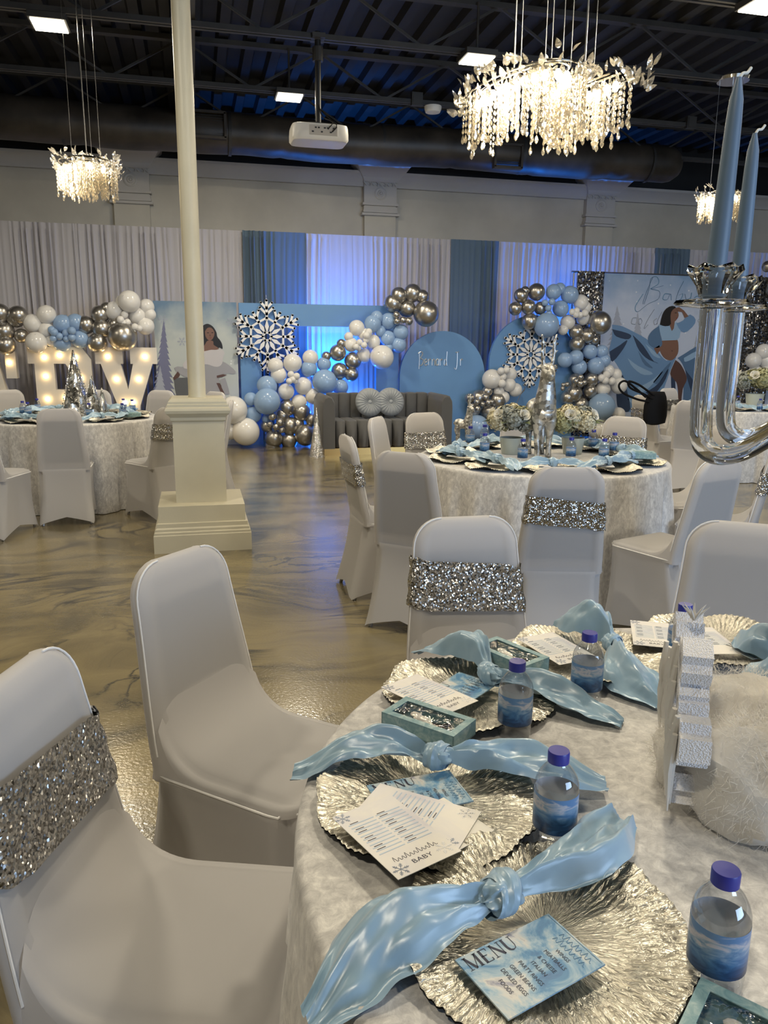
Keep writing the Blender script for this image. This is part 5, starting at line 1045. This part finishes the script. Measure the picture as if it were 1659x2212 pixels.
def bouquet(loc, s, lab, seed, cols=('petal_cream', 'petal_grey', 'petal_green')):
    rnd = random.Random(seed); t = tag(empty('flower_bouquet', loc, seed), lab, 'bouquet', 'hydrangea and rose bouquets')
    b = MB(); b.lathe([(.052*s, 0), (.056*s, .004), (.070*s, .10*s), (.066*s, .10*s), (.05*s, .02)], 28); b.build('vase', 'vase_glass', t)
    cz = .178*s; heads = []
    for k in range(9): a = k*2.4; q = .35+.6*k/9; heads.append((V((.085*s*math.cos(a)*q*1.4, .085*s*math.sin(a)*q*1.4, cz+.09*s*(1-q))), .060*s, cols[k % 3]))
    for i, (h, r_, mt) in enumerate(heads):
        b = MB()
        for k in range(230):
            d = V((rnd.gauss(0, 1), rnd.gauss(0, 1), rnd.gauss(.25, 1))).normalized(); p_ = h+d*r_*rnd.uniform(.85, 1.08); u = d.orthogonal().normalized(); w_ = d.cross(u); an = rnd.random()*PI; u, w_ = u*math.cos(an)+w_*math.sin(an), w_*math.cos(an)-u*math.sin(an); z = .0085*s*rnd.uniform(.7, 1.2)
            b.add([p_, p_+u*z+d*.005, p_+(u+w_)*z*.9+d*.002, p_+w_*z+d*.005, p_-u*z+d*.005, p_-(u+w_)*z*.9+d*.002, p_-w_*z+d*.005], [(0, 1, 2, 3), (0, 4, 5, 6), (0, 3, 4), (0, 6, 1)])
        b.sphere(h, r_*.80, 12, 8); o = b.build('hydrangea_head', mt, t)
    for k in range(5):
        a = k*1.25+seed; d = V((math.cos(a), math.sin(a), .55)).normalized(); q = link('rose', ROSE, t, V((0, 0, cz))+d*.135*s); q.rotation_euler = d.to_track_quat('Z', 'Y').to_euler(); q.scale = (s*1.0,)*3
    for k in range(7):
        a = k*.9+1; d = V((math.cos(a), math.sin(a), .2)); b = MB(); p0 = V((0, 0, cz))+d*.10*s; u = V((-d.y, d.x, .2)); b.add([p0, p0+d*.05*s+u*.018*s, p0+d*.09*s-V((0, 0, .02)), p0+d*.05*s-u*.018*s], [(0, 1, 2, 3)]); b.build('leaf', 'leaf_green', t)
    return t
def sprig(t, pts, n=12):
    b = MB(); P = spline(pts, n*2); b.tube(P, .0016, 5)
    for k in range(2, n*2): d = (P[k]-P[k-1]).normalized(); u = d.cross(V((0, 1, .3))).normalized()*(1 if k % 2 else -1); p_ = P[k]; b.add([p_, p_+d*.012+u*.008, p_+d*.012+u*.026, p_+u*.014-d*.004], [(0, 1, 2, 3)])
    b.build('sprig', 'sprig_dark', t)
p = G(1103, 980, TZ); t = bouquet((p.x, p.y, TZ), 1.05, 'cream hydrangea and rose bouquet left of the tall deer with a dark sprig', 1.2); sprig(t, [(.02, .03, .2), (.09, -.01, .27), (.15, -.05, .36), (.20, -.08, .40)])
p = G(1236, 980, TZ); bouquet((p.x, p.y, TZ), 1.05, 'cream hydrangea and rose bouquet right of the tall deer', 3.3)
p = G(1628, 878, TZ); bouquet((p.x, p.y, TZ), 1.5, 'olive and white bouquet on the table at the right edge', 5.1, ('petal_green', 'petal_grey', 'petal_green'))
# ================================================================ silver trees on the left table
def silver_tree(loc, h, r_, lab):
    t = tag(empty('silver_tree', loc), lab, 'tree ornament', 'silver trees'); b = MB(); rnd = random.Random(int(h*100)); n_ = int(260*min(1, h/.5)); 
    for k in range(n_):
        q = k/n_; z = .04+(h-.04)*q; rr = r_*(1-q)+.004; a = k*2.39996; s = (.045*(1-q*.55))*h*.62
        b.sphere((rr*math.cos(a), rr*math.sin(a), z), s*.5, 6, 4, (1, 1, .8))
    b.lathe([(r_*.95, .03), (.004, h)], 16); b.build('scales', 'silver_tree', t, True, 30)
    b = MB(); b.lathe([(r_*.5, 0), (r_*.5, .01), (.012, .02), (.012, .05)], 14); b.build('base', 'chrome', t); return t
for px, py, h, r_, w_ in ((168, 900, .60, .135, 'tallest silver scaled tree on the left table'), (203, 903, .38, .09, 'middle sized silver scaled tree on the left table'), (224, 903, .27, .055, 'smallest silver scaled tree on the left table')):
    p = G(px, py, TZ); silver_tree((p.x, p.y, TZ), h, r_, w_)
# ================================================================ black bag hung on a chair
by_ = 7.05; pc = Y(1413, 918, by_); t = tag(empty('handbag', pc), 'black tote bag hanging from a white chair before the photo backdrop', 'bag')
def bag(u, v): a = u*2*PI; q = [(.3, 0), (.9, .02), (1, .1), (.98, .2), (.82, .29), (.66, .335), (.6, .34), (.0, .335)][min(7, int(v*7+.01))]; return (.135*q[0]*math.cos(a), .055*q[0]*math.sin(a), q[1])
b = MB(); b.grid(bag, 24, 8, True); b.build('body', 'leather_black', t)
for S_ in ([(1395, 858), (1372, 838), (1350, 823), (1337, 832), (1345, 848), (1375, 862), (1402, 868)], [(1418, 858), (1400, 845), (1378, 830), (1358, 824), (1362, 838), (1392, 852), (1412, 864)]):
    b = MB(); b.tube([Y(q.x, q.y, by_-.03)-pc for q in spline([(x, y, 0) for x, y in S_], 40)], .011, 8); b.build('strap', 'leather_black', t)
# ================================================================ crystal candelabra with pale blue candles
def D(px, py, Z): return CP+ray(px, py)*Z
base = V((.885, .865, TZ)); t = tag(empty('crystal_candelabra', base), 'clear crystal candelabra cut by the right edge on the near table', 'candelabra')
b = MB(); b.lathe([(.10, .001), (.105, .006), (.10, .014), (.05, .024), (.02, .03), (.016, .05), (.03, .07), (.016, .09), (.014, .34), (.03, .37), (.014, .40), (.014, .60), (.034, .63), (.034, .68), (.012, .70)], 32); b.build('stem', 'acrylic', t)
hub = V((0, 0, .655)); cups = []
for (tx, ty, Z, bx, by2, lx, ly) in ((1537, 668, .82, 1560, 960, 1532, 880), (1588, 676, .98, 1608, 870, 1584, 800)):
    top_ = D(tx, ty, Z)-base; vert = V((top_.x, top_.y, top_.z-.115)); out = (V((top_.x, top_.y, 0))).normalized(); L = V((top_.x, top_.y, 0)).length
    low = V((out.x*L*.86, out.y*L*.86, top_.z-.160)); pts = [top_, vert+V((0, 0, .05)), vert, V((out.x*L*.97, out.y*L*.97, top_.z-.148)), low, V((out.x*L*.68, out.y*L*.68, top_.z-.150)), V((out.x*L*.35, out.y*L*.35, top_.z-.105)), hub+out*.02]
    b = MB(); b.tube(spline(pts, 48), .0118, 20); b.build('arm', 'acrylic', t); cups.append(top_)
for k in range(3):
    a = R(20-k*70); out = V((math.cos(a), math.sin(a), 0)); L = .38; zt_ = cups[0].z
    b = MB(); b.tube(spline([out*L+V((0, 0, zt_)), out*L+V((0, 0, zt_-.11)), out*L*.86+V((0, 0, zt_-.168)), out*L*.5+V((0, 0, zt_-.13)), hub+out*.02], 36), .0118, 16); b.build('arm', 'acrylic', t); cups.append(out*L+V((0, 0, zt_)))
for k, c_ in enumerate(cups):
    b = MB(); N = 36; P = []
    for r_, z in ((.006, .0), (.034, .004), (.036, .006), (.034, .009), (.006, .012)):
        for i in range(N): a = 2*PI*i/N; rr = r_*(1+(.10 if r_ > .02 else 0)*abs(math.sin(4*a))); P.append((c_.x+rr*math.cos(a), c_.y+rr*math.sin(a), c_.z+z))
    b.add(P, [(j*N+i, j*N+(i+1) % N, (j+1)*N+(i+1) % N, (j+1)*N+i) for j in range(4) for i in range(N)]); dd_ = b.build('drip_dish', 'acrylic', t, True, 20)
    b = MB(); P = []; N = 12
    for r_, z in ((.008, .010), (.014, .013), (.018, .024), (.026, .036), (.024, .042), (.015, .040), (.0125, .03), (.0125, .016)):
        for i in range(N): a = 2*PI*i/N; rr = r_*(1+(.12 if i % 2 and r_ > .02 else 0)); P.append((c_.x+rr*math.cos(a), c_.y+rr*math.sin(a), c_.z+z+(.004 if i % 2 and r_ > .02 else 0)))
    b.add(P, [(j*N+i, j*N+(i+1) % N, (j+1)*N+(i+1) % N, (j+1)*N+i) for j in range(7) for i in range(N)]); b.build('candle_cup', 'acrylic', dd_, False)
    lean = V((.006, .0, 0)) if k == 0 else V((.002, 0, 0)); hgt = .212 if k == 0 else .198; p0 = base+c_+V((0, 0, .014)); b = MB()
    pts = [p0+lean*(i/10)*1.0+V((0, 0, hgt*i/10))-p0 for i in range(11)]; b.tube(pts, [.0102, .0102, .010, .0098, .0095, .0091, .0087, .0083, .0078, .0068, .0025], 24)
    cn = tag(empty('taper_candle', p0), ('pale blue taper candle in front, leaning slightly', 'pale blue taper candle just behind the leaning one', 'pale blue taper candle outside the right edge', 'pale blue taper candle outside the right edge', 'pale blue taper candle outside the right edge')[k], 'candle', 'pale blue taper candles'); b.build('wax', 'candle_wax', cn)
    b = MB(); e_ = pts[-1]; b.tube(spline([e_-V((0, 0, .002)), e_+V((.004, 0, .004)), e_+V((.009, 0, .005)), e_+V((.013, 0, .010))], 10), .0016, 6); b.build('wick', 'wick', cn)
# ================================================================ foam snowflake and cotton on the near table
m, n, l, bs = nt('foam_glitter'); v = coords(n, l); vo = tex(n, l, 'ShaderNodeTexVoronoi', v, scale=420.); bs.inputs['Base Color'].default_value = (.82, .81, .82, 1); bs.inputs['Roughness'].default_value = .45
l.new(ramp(n, l, vo.outputs['Distance'], [(.0, (.1, .1, .1)), (.35, (.7, .7, .7))]), bs.inputs['Roughness']); bump(n, l, bs, vo.outputs['Distance'], .6, .003)
pm('icicle', (.80, .78, .74), .3, Transmission_Weight=.35, IOR=1.3)
vd = V((.69, .93, 0)).normalized(); fa = math.atan2(vd.y, vd.x)+R(7)
t = tag(empty('foam_snowflake', G(1462, 1712, TZ), fa), 'glittery white foam snowflake standing upright on the near table, seen edge on', 'snowflake'); fz = .145
b = MB(); th = .040
def fb(a, x0, x1, z, w_):
    m = MB(); m.box(((x0+x1)/2, 0, z), (x1-x0, th, w_)); m.xf(Matrix.Translation((0, 0, fz)) @ Matrix.Rotation(-a, 4, 'Y')); b.add(m.v, m.f)
for k in range(6):
    a = PI/6+k*PI/3+PI/6
    fb(a, .0, .14, 0, .034); fb(a, .055, .088, 0, .09); fb(a, .098, .122, 0, .064)
b.build('flake', 'foam_glitter', t, False)
b = MB(); rnd = random.Random(4)
for k in range(26):
    x = rnd.uniform(-.12, .12); z0 = fz+rnd.uniform(-.02, .13)*(1-abs(x)/.2); L = rnd.uniform(.04, .12); z1 = max(.004, z0-L); y = th/2+rnd.uniform(-.002, .006)
    b.tube([(x, y, z0), (x+.002, y+.003, (z0+z1)/2), (x, y+.001, z1)], [.004, .0055, .0012], 6)
for k in range(7): a = k*.9; b.tube([(.0, .0, fz+.138), (.008*math.cos(a), .012*math.sin(a), fz+.152), (.012*math.cos(a), .02*math.sin(a), fz+.160)], [.003, .0016, .0004], 5)
b.build('icicle_threads', 'icicle', t)
t = tag(empty('cotton_fluff', (.86, .87, TZ)), 'heap of fluffy white cotton around the candelabra foot', 'cotton'); rnd = random.Random(11); blobs = [((-.10, -.02, .06), .10), ((-.02, -.08, .07), .11), ((.08, .0, .06), .13), ((-.03, .08, .07), .11), ((.0, -.01, .10), .10), ((-.12, .07, .05), .075), ((.02, -.16, .05), .08)]
b = MB(); fi = MB()
for (c_, r_) in blobs:
    c_ = V(c_)
    def fn(u, v):
        a = u*2*PI; z = v*PI; d = V((math.sin(z)*math.cos(a), math.sin(z)*math.sin(a), math.cos(z))); k = 1+.18*noise.noise(d*2.5+c_*20)+.07*noise.noise(d*6+c_*9); p_ = c_+d*r_*k*.93; p_.z = max(p_.z*.95, .002); return p_
    b.grid(fn, 40, 24, True)
    for k in range(5000):
        d = V((rnd.gauss(0, 1), rnd.gauss(0, 1), rnd.gauss(.2, 1))).normalized(); kk = 1+.16*noise.noise(d*3+c_*20)+.08*noise.noise(d*8+c_*9); p_ = c_+d*r_*kk*rnd.uniform(.88, .99)
        if p_.z < .005: continue
        tg = (d.cross(V((rnd.gauss(0, 1), rnd.gauss(0, 1), rnd.gauss(0, 1)))).normalized()*rnd.uniform(.4, 1)+d*rnd.uniform(.1, .6)); L = rnd.uniform(.008, .024); cv = V((rnd.gauss(0, 1), rnd.gauss(0, 1), rnd.gauss(0, 1)))*.35
        w_ = d.cross(tg).normalized()*.0003; q1 = p_+tg*L*.5+cv*L*.2; q2 = p_+tg*L+cv*L*.6
        fi.add([p_-w_, p_+w_, q1-w_*.8, q1+w_*.8, q2], [(0, 1, 3, 2), (2, 3, 4)])
b.build('fluff', 'cotton', t); o = fi.build('fibers', 'cotton', t, False); o['kind'] = 'stuff'
